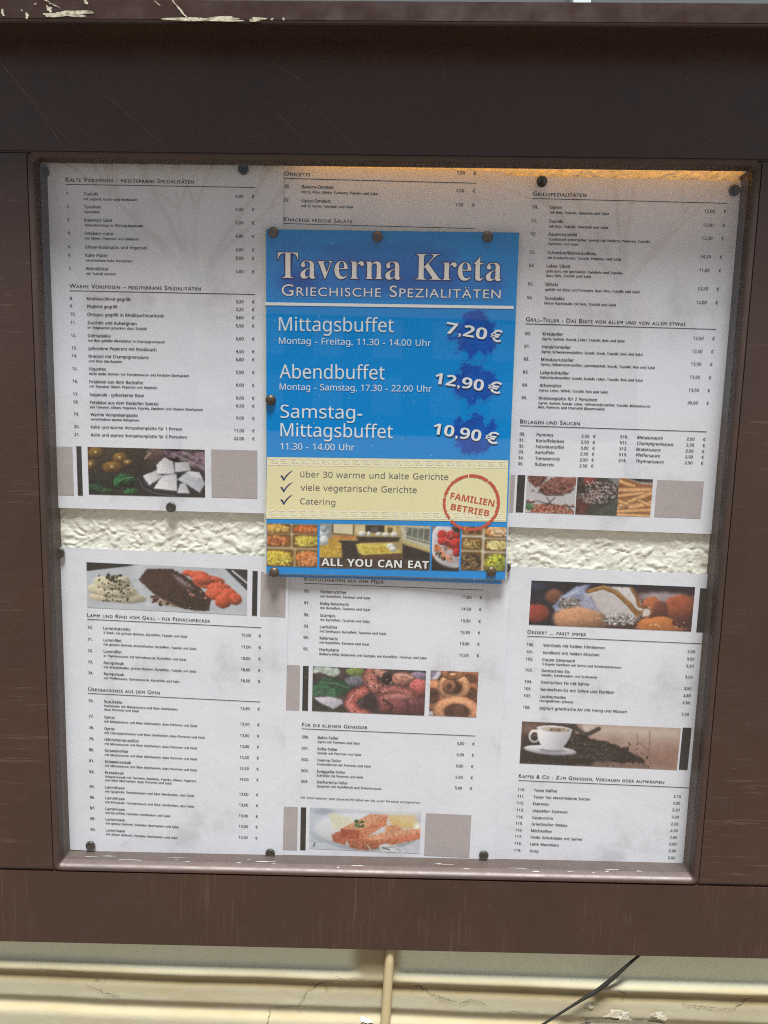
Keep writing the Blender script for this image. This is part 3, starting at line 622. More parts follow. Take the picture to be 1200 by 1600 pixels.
class Flat:
    """collects flat print in sheet millimetres"""
    def __init__(s): s.v = []; s.f = []; s.n = 0; s.e = []
    def add(s, v, f, lift=0.0): s.v.append(np.asarray(v, float)); s.f.append(np.asarray(f, int) + s.n); s.n += len(v); s.e.append(np.full(len(v), lift)); return s
    def text(s, t, x, y, em=None, width=None, cap=None, angle=0.0, offset=0.0, res=2, style='sans', align='L', dx=0, dy=0, strike=0.0, xs=1.0):
        v, f = glyphs(t, offset, res, style); v = v.copy()
        x0, x1 = v[:, 0].min(), v[:, 0].max(); sy = em if em else cap / .70; sx = sy * xs
        if width: sx = width / (x1 - x0); sy = sy if (em or cap) else sx
        v[:, 0] = (v[:, 0] - x0) * sx; v[:, 1] *= sy
        if align == 'R': v[:, 0] -= (x1 - x0) * sx
        c, q = math.cos(angle), math.sin(angle); v = np.stack([x + dx + v[:, 0] * c - v[:, 1] * q, y + dy + v[:, 0] * q + v[:, 1] * c], -1)
        s.add(v, f)
        if strike: s.add(v + (strike * c, strike * q), f, .00002)       # struck twice, as bold print
        return s
    def rect(s, x0, y0, x1, y1, n=1):
        u = np.linspace(x0, x1, n + 1); v = np.concatenate([np.stack([u, u * 0 + y0], -1), np.stack([u, u * 0 + y1], -1)])
        for i in range(n): s.f.append(np.array([[i, i + 1, n + 2 + i], [i, n + 2 + i, n + 1 + i]]) + s.n)
        s.v.append(v); s.n += len(v); s.e.append(np.zeros(len(v))); return s
    def poly(s, pts):
        n = len(pts); c = np.mean(pts, 0); return s.add(np.vstack([[c], pts]), [(0, 1 + k, 1 + (k + 1) % n) for k in range(n)])
    def stroke(s, pts, wd):
        for (x0, y0), (x1, y1) in zip(pts, pts[1:]):
            L = math.hypot(x1 - x0, y1 - y0); ux, uy = (x1 - x0) / L * wd / 2, (y1 - y0) / L * wd / 2
            s.add([(x0 - ux - uy, y0 - uy + ux), (x0 - ux + uy, y0 - uy - ux), (x1 + ux + uy, y1 + uy - ux), (x1 + ux - uy, y1 + uy + ux)], [(0, 1, 2), (0, 2, 3)])
        return s
    def build(s, name, mat, sheet, eps, parent=None):
        v = np.vstack(s.v) / 1000; y = sheet.wave(v[:, 0], v[:, 1]) - eps - np.concatenate(s.e)
        return mesh(name, np.stack([v[:, 0], y, v[:, 1]], -1), np.vstack(s.f), mat, parent or sheet.o)
class Sheet:
    def __init__(s, name, x, y, z, th, W, H, wave, label, cat, mat, group=None, nx=28, nz=40):
        s.o = empty(name, (x, y, z), (0, -R(th), 0)); tag(s.o, label, cat, group); s.wave = wave; s.W, s.H = W, H
        u, v = np.meshgrid(np.linspace(0, W, nx), np.linspace(0, H, nz)); idx = np.arange(nx * nz).reshape(nz, nx)
        F = np.stack([idx[:-1, :-1], idx[:-1, 1:], idx[1:, 1:], idx[1:, :-1]], -1).reshape(-1, 4)
        s.paper = mesh('paper', np.stack([u, wave(u, v), v], -1).reshape(-1, 3), F, mat, s.o, True)
# --- little software painter for the printed food pictures (print only: colours of the ink)
class Pic:
    def __init__(s, w_mm, h_mm, zx0, zy0, zx1, zy1, base, res=.55, seed=0):
        s.nx = max(8, int(w_mm / res)); s.ny = max(8, int(h_mm / res)); s.w, s.h = w_mm, h_mm; s.seed = seed
        s.X, s.Y = np.meshgrid(np.linspace(zx0, zx1, s.nx), np.linspace(zy1, zy0, s.ny)); s.u = (zx1 - zx0) / s.nx
        s.k = 1.0 / (zx1 - zx0) * w_mm
        s.c = np.ones((s.ny, s.nx, 3)) * np.array(base, float)
    def nz(s, sc, seed, o=4): return fbm(s.X * s.k + 31, s.Y * s.k + 11, sc, o, seed + s.seed * 13)
    def put(s, m, col, tex=0, tsc=.5, seed=3, shade=None):
        c = np.array(col, float)[None, None, :] * np.ones_like(s.c)
        if shade is not None: c = c * shade[..., None]
        if tex: c = c * (1 + tex * (s.nz(tsc, seed) - .5) * 2)[..., None]
        s.c = s.c * (1 - m[..., None]) + c * m[..., None]; return s
    def ell(s, cx, cy, rx, ry, col, ang=0, soft=.12, lit=.45, tex=.15, tsc=.6, seed=3, wob=.12, a=1.0):
        ca, sa = math.cos(R(ang)), math.sin(R(ang)); dx, dy = s.X - cx, s.Y - cy; p = (dx * ca + dy * sa) / rx; q = (-dx * sa + dy * ca) / ry
        r = np.sqrt(p * p + q * q) * (1 + wob * (s.nz(.25, seed + 5, 3) - .5) * 2); mk = 1 - sm(1 - soft, 1 + soft, r)
        sh = 1 + lit * (-.5 * p - .75 * q) * .8 - lit * .25 * r * r
        return s.put(mk * a, col, tex, tsc, seed, np.clip(sh, .2, 1.6))
    def ring(s, cx, cy, rx, ry, wd, col, seed=3, tex=.25):
        dx, dy = s.X - cx, s.Y - cy; r = np.sqrt((dx / rx) ** 2 + (dy / ry) ** 2); d = (r - 1) * min(rx, ry) / wd
        mk = 1 - sm(.8, 1.1, np.abs(d)); return s.put(mk, col, tex, .8, seed, np.clip(1.15 - .45 * d * d - .25 * (dy / ry), .3, 1.5))
    def poly(s, pts, col, soft=1.0, tex=.12, tsc=.6, seed=3, grad=(0, 0), wob=0.0):
        X, Y = s.X, s.Y
        if wob: X = X + wob * (s.nz(.5, seed + 1) - .5) * 2; Y = Y + wob * (s.nz(.5, seed + 2) - .5) * 2
        ins = np.zeros(s.X.shape, bool); dist = np.full(s.X.shape, 1e9); n = len(pts)
        for i in range(n):
            (x0, y0), (x1, y1) = pts[i], pts[(i + 1) % n]
            cond = ((y0 > Y) != (y1 > Y)) & (X < (x1 - x0) * (Y - y0) / ((y1 - y0) or 1e-9) + x0); ins ^= cond
            t = np.clip(((X - x0) * (x1 - x0) + (Y - y0) * (y1 - y0)) / ((x1 - x0) ** 2 + (y1 - y0) ** 2 + 1e-9), 0, 1)
            dist = np.minimum(dist, np.hypot(X - x0 - t * (x1 - x0), Y - y0 - t * (y1 - y0)))
        sd = np.where(ins, dist, -dist); mk = sm(-soft * s.u, soft * s.u, sd); P = np.array(pts, float); c = P.mean(0); ex = np.ptp(P, 0) + 1e-6
        sh = 1 + grad[0] * (s.X - c[0]) / ex[0] + grad[1] * (s.Y - c[1]) / ex[1]
        return s.put(mk, col, tex, tsc, seed, np.clip(sh, .2, 1.8))
    def stroke(s, pts, wd, col, tex=.2, tsc=.8, seed=3, lit=.5):
        d = np.full(s.X.shape, 1e9)
        for (x0, y0), (x1, y1) in zip(pts, pts[1:]):
            t = np.clip(((s.X - x0) * (x1 - x0) + (s.Y - y0) * (y1 - y0)) / ((x1 - x0) ** 2 + (y1 - y0) ** 2 + 1e-9), 0, 1); d = np.minimum(d, np.hypot(s.X - x0 - t * (x1 - x0), s.Y - y0 - t * (y1 - y0)))
        r = d / (wd / 2); return s.put(1 - sm(1 - 2.2 * s.u / wd, 1 + 2.2 * s.u / wd, r), col, tex, tsc, seed, np.clip(1.12 - lit * r * r, .3, 1.4))
    def specks(s, n, region, size, col, seed=0, jitter=30, lit=0):
        rg = np.random.default_rng(seed + 100); x0, y0, x1, y1 = region
        for _ in range(n):
            t, q = rg.random(2); cx, cy = x0 + (x1 - x0) * t, y0 + (y1 - y0) * q; r = size * rg.uniform(.6, 1.4)
            i0 = np.searchsorted(s.X[0], cx - 2 * r); i1 = np.searchsorted(s.X[0], cx + 2 * r); col2 = np.clip(np.array(col) + rg.uniform(-jitter, jitter), 0, 255)
            yy = s.Y[:, 0]; sel = np.where(np.abs(yy - cy) < 2 * r)[0]
            if i1 <= i0 or len(sel) == 0: continue
            sl_ = (slice(sel[0], sel[-1] + 1), slice(i0, i1)); ang = rg.uniform(0, 3.1); dx = s.X[sl_] - cx; dy = s.Y[sl_] - cy
            rr = np.hypot((dx * math.cos(ang) + dy * math.sin(ang)), (-dx * math.sin(ang) + dy * math.cos(ang)) * 1.5) / r; mk = (1 - sm(.6, 1.2, rr))[..., None]; s.c[sl_] = s.c[sl_] * (1 - mk) + col2 * mk
        return s
    def build(s, sheet, x0, y0, eps, name='photo_print', skew=(0, 0), keep=None):
        
        if keep is None:                                   # muted inks, slightly soft as cheap photo print
            k_ = .06 if sheet is PSHEET else .20; s.c = s.c * (1 - k_) + s.c.mean(2, keepdims=True) * k_
            s.c = s.c * (1 + .12 * (s.nz(.22, 61, 3) - .5) * 2 * np.clip(1.3 - s.c.mean(2) / 180, 0, 1))[..., None]
            for _ in range(1):
                q = np.pad(s.c, ((1, 1), (1, 1), (0, 0)), 'edge'); s.c = (q[1:-1, 1:-1] * 2 + q[:-2, 1:-1] + q[2:, 1:-1] + q[1:-1, :-2] + q[1:-1, 2:]) / 6
        c = np.clip(s.c * (1 + .05 * (s.nz(3.0, 77, 2) - .5))[..., None], 0, 255) / 255; lin = np.where(c <= .04045, c / 12.92, ((c + .055) / 1.055) ** 2.4) * .86
        u, v = np.meshgrid(np.linspace(x0, x0 + s.w, s.nx), np.linspace(y0, y0 + s.h, s.ny)); v = v + skew[0] * (u - x0); u, v = u / 1000, v / 1000
        idx = np.arange(s.nx * s.ny).reshape(s.ny, s.nx); F = np.stack([idx[:-1, :-1], idx[:-1, 1:], idx[1:, 1:], idx[1:, :-1]], -1).reshape(-1, 4)
        if keep is not None: kf = (keep.ravel() > .02); F = F[kf[F].any(1)]
        o = mesh(name, np.stack([u, sheet.wave(u, v) - eps, v], -1).reshape(-1, 3), F, M_PIC, sheet.o)
        a = o.data.attributes.new('ink', 'FLOAT_COLOR', 'POINT'); a.data.foreach_set('color', np.concatenate([lin, np.ones(lin.shape[:2] + (1,))], -1).astype(np.float32).ravel())
        return o
def pic_feta(w, h):
    p = Pic(w, h, 250, 58, 828, 305, (48, 40, 38), seed=1); p.put(np.ones(p.X.shape), (50, 42, 38), .5, .12)
    p.ell(420, 110, 130, 60, (58, 46, 34), tex=.5); p.ell(600, 85, 60, 40, (95, 70, 65), tex=.5); p.poly([(620, 66), (828, 66), (828, 170), (770, 150), (700, 110), (640, 100)], (118, 92, 108), tex=.7, tsc=.35, wob=8); p.stroke([(660, 80), (740, 110), (815, 150)], 5, (190, 170, 185)); p.stroke([(720, 70), (780, 100), (825, 105)], 5, (185, 165, 180)); p.stroke([(535, 110), (560, 80)], 16, (150, 120, 115))
    for a in ((292, 88, 42, 32), (410, 112, 38, 30), (265, 150, 26, 26), (372, 162, 55, 32), (450, 135, 26, 18)): p.ell(*a, (128, 88, 28), lit=.8, tex=.3, seed=int(a[0])); p.ell(a[0] - 4, a[1] - 5, 7, 6, (225, 200, 140), lit=0, soft=.4, wob=0)
    p.poly([(250, 185), (420, 190), (510, 215), (500, 305), (250, 305)], (40, 42, 36), tex=.4, wob=6)
    for k, a in enumerate(((430, 225, 55, 30, (28, 92, 50)), (290, 270, 55, 28, (24, 70, 42)), (460, 285, 36, 16, (40, 120, 60)), (395, 240, 25, 30, (30, 105, 55)), (340, 285, 35, 15, (35, 85, 45)))): p.ell(*a, lit=.8, tex=.8, tsc=.5, seed=k, wob=.3)
    p.stroke([(390, 240), (430, 215), (475, 210)], 4, (140, 190, 150)); p.stroke([(270, 275), (320, 262)], 3, (110, 160, 120))
    p.ell(680, 235, 190, 68, (36, 36, 42), tex=.1, lit=.1, wob=0); p.ell(680, 225, 165, 52, (52, 52, 60), tex=.1, lit=.1, wob=0); p.stroke([(497, 215), (520, 262), (580, 290), (680, 302)], 4, (105, 105, 118), lit=0)
    for k, (pts, c) in enumerate([([(678, 125), (750, 122), (757, 165), (680, 178)], (205, 205, 212)), ([(520, 200), (590, 168), (620, 200), (550, 250)], (222, 220, 228)), ([(590, 140), (630, 100), (672, 125), (678, 185), (595, 188)], (228, 226, 232)), ([(690, 215), (745, 170), (800, 175), (828, 235), (800, 280), (740, 240)], (200, 200, 214)), ([(572, 265), (620, 195), (688, 185), (690, 275)], (235, 233, 240)), ([(690, 285), (705, 235), (730, 230), (752, 285)], (215, 214, 224))]): p.poly([(x + 3, y + 4) for x, y in pts], (90, 90, 105), 2.5, tex=0); p.poly(pts, c, tex=.12, tsc=.9, seed=k, grad=(-.18, .08), wob=3)
    p.poly([(745, 170), (800, 175), (815, 205), (760, 200)], (225, 224, 234), tex=.1); p.specks(26, (575, 110, 800, 270), 2.5, (170, 168, 180), 3, 15); return p
def pic_steak(w, h):
    p = Pic(w, h, 132, 58, 968, 333, (196, 203, 214), seed=2); p.put(np.ones(p.X.shape), (198, 204, 216), .06, .1)
    p.poly([(132, 58), (405, 60), (132, 112)], (40, 40, 46)); p.poly([(850, 58), (968, 58), (968, 185)], (52, 52, 58)); p.stroke([(890, 70), (968, 140)], 9, (205, 210, 218), 0, lit=0); p.poly([(380, 60), (440, 60), (400, 140), (420, 230), (470, 300), (440, 310)], (214, 220, 230), 6, 0)
    for k, a in enumerate(((250, 265, 110, 28), (330, 262, 110, 36), (205, 215, 70, 36), (285, 225, 110, 44), (265, 175, 95, 42), (300, 155, 60, 26))): p.ell(*a, (222, 208, 176), lit=.4, tex=.12, seed=k)
    p.specks(70, (180, 130, 360, 290), 6, (52, 52, 36), 1, 12); p.specks(34, (235, 125, 320, 170), 7, (34, 42, 26), 2, 10); p.specks(16, (330, 150, 400, 260), 3, (60, 60, 50), 5, 10)
    p.poly([(450, 82), (580, 78), (640, 108), (710, 165), (782, 245), (770, 318), (690, 320), (580, 300), (480, 232), (405, 148)], (64, 40, 36), 1.6, .5, .5, wob=6); p.poly([(450, 82), (580, 78), (585, 150), (560, 230), (480, 215), (405, 148)], (74, 46, 40), 2, .4, .6, wob=4)
    p.poly([(580, 105), (625, 125), (668, 165), (690, 190), (650, 180), (600, 140)], (148, 120, 128), 4, .5, 1, wob=6); p.stroke([(600, 160), (660, 200), (735, 250)], 5, (110, 84, 84)); p.specks(40, (470, 100, 740, 290), 6, (46, 30, 27), 7, 8); p.poly([(470, 250), (560, 275), (600, 300), (540, 300), (470, 270)], (180, 150, 125), 4, .2)
    p.specks(5, (468, 245, 500, 275), 12, (86, 40, 40), 9, 10); p.specks(6, (510, 275, 560, 300), 9, (60, 44, 44), 11, 10)
    for k, a in enumerate(((660, 95, 30, 18), (715, 105, 55, 26), (770, 145, 78, 40), (740, 130, 60, 32), (820, 178, 62, 34), (810, 215, 60, 36), (872, 210, 42, 36), (905, 240, 38, 34), (842, 256, 42, 42))): p.ell(*a, (226, 84, 50), lit=.55, tex=.22, seed=k)
    p.specks(22, (660, 90, 910, 250), 6, (240, 150, 115), 12, 15); return p
def pic_octopus(w, h):
    p = Pic(w, h, 193, 488, 767, 738, (72, 60, 64), seed=3); p.put(np.ones(p.X.shape), (74, 62, 66), .5, .15)
    p.poly([(193, 488), (320, 490), (335, 515), (300, 545), (235, 520), (193, 530)], (198, 214, 200), 2, .35, .4, wob=8); p.ell(410, 510, 52, 24, (132, 158, 74), tex=.3); p.ell(420, 560, 60, 30, (120, 120, 135), tex=.4)
    p.poly([(193, 600), (255, 545), (330, 555), (390, 590), (385, 620), (320, 655), (220, 650), (193, 660)], (48, 104, 72), 2, .6, .35, wob=8, grad=(-.3, .2)); p.stroke([(240, 575), (310, 580), (375, 600)], 5, (120, 170, 140)); p.poly([(193, 655), (330, 660), (360, 738), (193, 738)], (58, 62, 56), 2, .4)
    p.poly([(200, 662), (285, 652), (345, 668), (350, 690), (300, 722), (235, 690)], (214, 204, 224), 2, .12, wob=4, grad=(-.2, -.2))
    p.ell(730, 520, 50, 25, (150, 130, 160), tex=.3); p.ell(640, 668, 130, 75, (158, 78, 80), tex=.4, lit=.6, wob=.2); p.ell(720, 690, 70, 60, (120, 60, 72), tex=.4)
    p.stroke([(500, 500), (480, 540), (500, 580), (540, 600)], 74, (196, 112, 98), .5, .9); p.stroke([(520, 500), (560, 520)], 50, (210, 140, 120), .5, .9); p.ell(655, 540, 62, 38, (205, 128, 108), tex=.5, tsc=.9, lit=.6); p.ell(735, 585, 55, 50, (206, 92, 92), tex=.35, lit=.6); p.ell(570, 540, 26, 34, (48, 36, 40), tex=.2)
    p.stroke([(455, 610), (405, 640), (385, 690), (420, 738), (480, 745)], 62, (206, 100, 94), .5, .9); p.stroke([(545, 605), (620, 595), (690, 610)], 46, (180, 96, 92), .6, .9)
    p.specks(26, (370, 600, 450, 735), 6, (150, 62, 60), 1, 20); p.specks(46, (470, 500, 690, 640), 5, (84, 44, 46), 2, 16); p.specks(14, (400, 510, 740, 700), 5, (238, 196, 184), 4, 15); p.stroke([(400, 640), (372, 690), (400, 735)], 10, (236, 150, 140), .2); p.stroke([(620, 522), (660, 514), (700, 530)], 12, (236, 176, 154), .2); p.stroke([(560, 660), (600, 690), (590, 738)], 16, (88, 44, 52), .3); p.stroke([(660, 650), (690, 690), (680, 738)], 12, (100, 50, 58), .3); p.ell(640, 640, 70, 18, (196, 116, 112), soft=.5); p.poly([(465, 640), (520, 640), (540, 700), (500, 738), (450, 700)], (58, 42, 48), 4, .3); return p
def pic_rings(w, h):
    p = Pic(w, h, 790, 510, 1030, 748, (104, 62, 48), seed=4); p.put(np.ones(p.X.shape), (104, 62, 50), .5, .2); p.poly([(790, 510), (850, 512), (820, 560), (790, 570)], (150, 140, 176), 3); p.poly([(825, 512), (850, 515), (800, 590), (795, 560)], (222, 216, 230), 2); p.poly([(780, 690), (830, 700), (845, 750), (780, 750)], (214, 205, 220), 4)
    for k, (a, c) in enumerate([((985, 545, 50, 38, 17), (150, 84, 58)), ((1000, 620, 40, 40, 16), (150, 86, 60)), ((805, 640, 52, 62, 20), (190, 118, 80)), ((910, 592, 62, 56, 20), (204, 140, 98)), ((885, 590, 22, 26, 12), (150, 92, 66)), ((930, 722, 92, 62, 21), (206, 136, 96)), ((900, 520, 40, 24, 12), (180, 110, 76))]): p.ring(*a, c, k)
    return p
def pic_fish(w, h):
    p = Pic(w, h, 178, 490, 733, 725, (206, 212, 224), seed=5); p.put(np.ones(p.X.shape), (208, 213, 226), .08, .08); p.ell(250, 510, 60, 18, (168, 182, 206), soft=.6, lit=0, tex=0); p.ell(560, 500, 200, 14, (230, 232, 238), soft=.6, lit=0, tex=0)
    p.ell(450, 610, 280, 112, (196, 204, 222), lit=.2, tex=.04, wob=0, soft=.03); p.ell(460, 605, 255, 95, (224, 228, 238), lit=.15, tex=.04, wob=0, soft=.06); p.stroke([(180, 630), (230, 680), (330, 708), (420, 722)], 5, (150, 158, 182), 0, lit=0); p.stroke([(180, 700), (260, 690), (330, 720)], 7, (190, 198, 214), 0, lit=0); p.stroke([(206, 690), (200, 712)], 5, (60, 70, 120), 0)
    p.poly([(268, 520), (300, 515), (400, 545), (370, 610), (300, 610)], (236, 232, 208), 3, .1); p.poly([(560, 520), (690, 515), (722, 585), (600, 590)], (240, 196, 120), 5, .12); p.poly([(590, 515), (700, 515), (720, 560), (640, 560)], (244, 214, 150), 7, .05); p.ell(722, 585, 22, 30, (240, 236, 220), soft=.5, tex=0)
    p.poly([(555, 575), (620, 570), (650, 600), (560, 620)], (232, 150, 100), 3, .3)
    p.poly([(288, 640), (335, 615), (365, 640), (362, 695), (300, 680)], (202, 98, 66), 1.5, .4, .9, wob=4); p.poly([(360, 660), (480, 640), (690, 590), (735, 585), (735, 640), (520, 708), (470, 722), (385, 712)], (222, 118, 80), 1.5, .45, .9, wob=4, grad=(0, -.5)); p.poly([(430, 650), (600, 600), (735, 590), (735, 605), (520, 660)], (238, 160, 118), 2.5, .4, .9)
    p.poly([(335, 605), (430, 545), (480, 512), (568, 515), (562, 570), (470, 640), (428, 662), (340, 655)], (228, 132, 86), 1.5, .45, .9, wob=4); p.poly([(335, 605), (432, 612), (428, 662), (340, 655)], (194, 82, 54), 1.5, .4, .9, wob=3); p.poly([(345, 600), (480, 515), (565, 516), (440, 605)], (240, 162, 118), 2, .4, 1., wob=3)
    p.specks(26, (405, 552, 448, 590), 7, (52, 108, 44), 3, 25); p.poly([(540, 720), (528, 690), (560, 675), (610, 685), (660, 712), (650, 728)], (226, 228, 236), 1.5, .1, wob=5); p.stroke([(545, 710), (600, 690), (640, 715)], 3, (130, 130, 140)); p.stroke([(545, 698), (580, 712)], 6, (90, 92, 104)); p.stroke([(470, 690), (490, 720)], 6, (240, 230, 215)); return p
def pic_meat(w, h):
    p = Pic(w, h, 147, 343, 395, 543, (206, 202, 208), seed=6); p.poly([(147, 343), (250, 343), (215, 400), (190, 405), (155, 375)], (130, 72, 64), 1.5, .7, .7, wob=5); p.poly([(225, 385), (290, 343), (392, 343), (398, 375), (370, 420), (320, 442), (240, 445), (208, 425)], (146, 84, 76), 1.5, .55, .6, wob=5, grad=(.1, -.3)); p.specks(90, (160, 350, 385, 435), 4, (80, 36, 34), 1, 20); p.specks(60, (225, 350, 385, 425), 3, (205, 150, 135), 2, 20); p.stroke([(210, 425), (250, 447), (330, 443), (385, 410)], 4, (60, 34, 32), .2)
    p.poly([(175, 543), (185, 505), (260, 488), (330, 500), (392, 530), (395, 543)], (150, 66, 50), 2, .7, .6, wob=8); p.specks(120, (185, 495, 390, 543), 5, (196, 96, 66), 3, 45); p.specks(60, (185, 495, 390, 543), 4, (226, 190, 160), 4, 25); p.specks(34, (140, 490, 185, 525), 6, (54, 118, 58), 5, 25); p.ell(170, 482, 24, 10, (120, 60, 70)); p.ell(175, 478, 14, 5, (225, 205, 205))
    for a in ([(200, 478), (290, 500)], [(250, 458), (275, 490)], [(292, 458), (262, 490)], [(330, 500), (395, 505)], [(345, 490), (395, 535)]): p.stroke(a, 4, (62, 52, 46), .2)
    return p
def pic_grill(w, h):
    p = Pic(w, h, 408, 351, 612, 552, (58, 57, 57), seed=7); p.put(np.ones(p.X.shape), (60, 58, 57), .5, .25); p.poly([(560, 351), (612, 351), (612, 400), (590, 380)], (140, 138, 142), 3); p.poly([(480, 552), (612, 440), (612, 552)], (76, 82, 78), 3, .5)
    for k in range(7): p.stroke([(500 + k * 20, 552), (612, 470 + k * 10)], 3, (120, 126, 122), .2)
    p.ell(470, 372, 34, 24, (150, 46, 44), tex=.4); p.ell(440, 510, 34, 30, (120, 50, 46), tex=.5); p.poly([(412, 455), (470, 420), (520, 366), (580, 372), (612, 420), (560, 450), (480, 480), (412, 500)], (92, 66, 62), 2, .6, .6, wob=6); p.specks(150, (450, 370, 605, 460), 5, (190, 180, 178), 1, 45); p.specks(80, (420, 440, 560, 490), 5, (176, 160, 158), 2, 50); p.specks(80, (420, 380, 600, 500), 4, (52, 32, 32), 3, 12); p.poly([(408, 470), (430, 460), (470, 520), (460, 552), (408, 552)], (110, 56, 52), 3, .6); return p
def pic_fries(w, h):
    p = Pic(w, h, 625, 357, 795, 558, (190, 116, 62), seed=8); p.put(np.ones(p.X.shape), (178, 104, 56), .3, .3)
    for k, (a, b, wd) in enumerate([((620, 370), (700, 395), 26), ((620, 420), (795, 412), 30), ((620, 452), (760, 430), 22), ((620, 520), (720, 470), 26), ((640, 500), (800, 425), 28), ((620, 475), (700, 500), 22), ((690, 510), (800, 480), 34), ((620, 535), (800, 520), 22), ((620, 553), (800, 555), 26), ((730, 470), (800, 500), 20)]): p.stroke([a, b], wd, (232, 166, 104), .22, .8, k, .55)
    p.poly([(655, 357), (795, 357), (795, 385), (730, 382)], (206, 202, 204), 2, 0); p.poly([(668, 357), (795, 357), (790, 376), (730, 374)], (56, 46, 44), 2, .1); return p
def pic_ice(w, h):
    p = Pic(w, h, 165, 90, 1018, 355, (34, 32, 54), seed=9); p.put(np.ones(p.X.shape), (36, 32, 52), .6, .12); p.poly([(560, 150), (1018, 130), (1018, 355), (560, 355)], (96, 52, 44), 12, .4, .2); p.ell(860, 160, 130, 30, (176, 158, 168), soft=.5, tex=.1, lit=.1); p.ell(200, 130, 60, 30, (44, 52, 84), soft=.6)
    p.ell(290, 178, 48, 42, (140, 84, 60), tex=.2, soft=.3); p.ell(205, 285, 66, 56, (168, 60, 46), tex=.12); p.ell(952, 212, 88, 72, (172, 78, 46), tex=.2); p.ell(800, 212, 44, 56, (196, 98, 52), tex=.2); p.ell(850, 232, 34, 50, (120, 56, 48), tex=.2, soft=.3)
    p.poly([(285, 235), (330, 175), (400, 118), (470, 100), (455, 150), (430, 205), (370, 255), (300, 275)], (146, 158, 206), 3, .35, .35, wob=8); p.poly([(330, 190), (400, 130), (450, 108), (400, 160)], (196, 206, 236), 5, .2); p.ell(380, 222, 62, 40, (120, 112, 112), tex=.7, tsc=1.0, wob=.3); p.specks(90, (320, 180, 440, 255), 6, (196, 190, 190), 1, 40); p.specks(40, (320, 190, 440, 260), 5, (60, 54, 60), 2, 10)
    p.ell(440, 310, 150, 72, (208, 142, 100), tex=.15, lit=.5); p.ell(860, 335, 130, 60, (206, 116, 54), tex=.15); p.specks(30, (300, 250, 540, 320), 6, (226, 170, 130), 3, 12); p.specks(8, (800, 315, 860, 335), 5, (250, 210, 150), 4, 5); p.ell(965, 300, 50, 34, (100, 42, 40), tex=.2); p.specks(12, (935, 300, 1000, 345), 4, (220, 190, 200), 6, 20)
    p.poly([(440, 165), (470, 130), (560, 108), (690, 108), (740, 180), (765, 245), (735, 290), (680, 270), (600, 285), (520, 265), (470, 210)], (214, 204, 206), 2, .08, .3, wob=6, grad=(.1, -.1)); p.poly([(440, 165), (480, 170), (520, 250), (470, 245), (430, 235)], (170, 172, 206), 4, .2); p.stroke([(480, 175), (520, 250), (560, 285)], 4, (150, 148, 166))
    p.stroke([(465, 140), (540, 112), (610, 140), (680, 205), (730, 265)], 26, (160, 104, 44), .25, .6, 2, .6); p.stroke([(470, 132), (545, 106), (615, 134), (690, 200)], 7, (206, 160, 96), .1); p.stroke([(690, 112), (722, 165), (735, 215), (770, 225)], 18, (150, 92, 42), .25); p.stroke([(700, 240), (750, 255), (770, 235)], 16, (156, 98, 46), .25); p.poly([(760, 235), (790, 220), (805, 245), (790, 275), (755, 280)], (226, 212, 204), 2, .1); p.stroke([(770, 225), (800, 235), (805, 270)], 5, (140, 70, 40)); p.ell(730, 295, 18, 22, (176, 100, 70), tex=.2)
    p.ell(640, 302, 92, 36, (150, 140, 138), tex=.6, tsc=1., wob=.3); p.specks(130, (560, 275, 725, 335), 6, (206, 202, 202), 8, 40); p.specks(50, (560, 285, 720, 335), 5, (78, 66, 66), 9, 14); return p
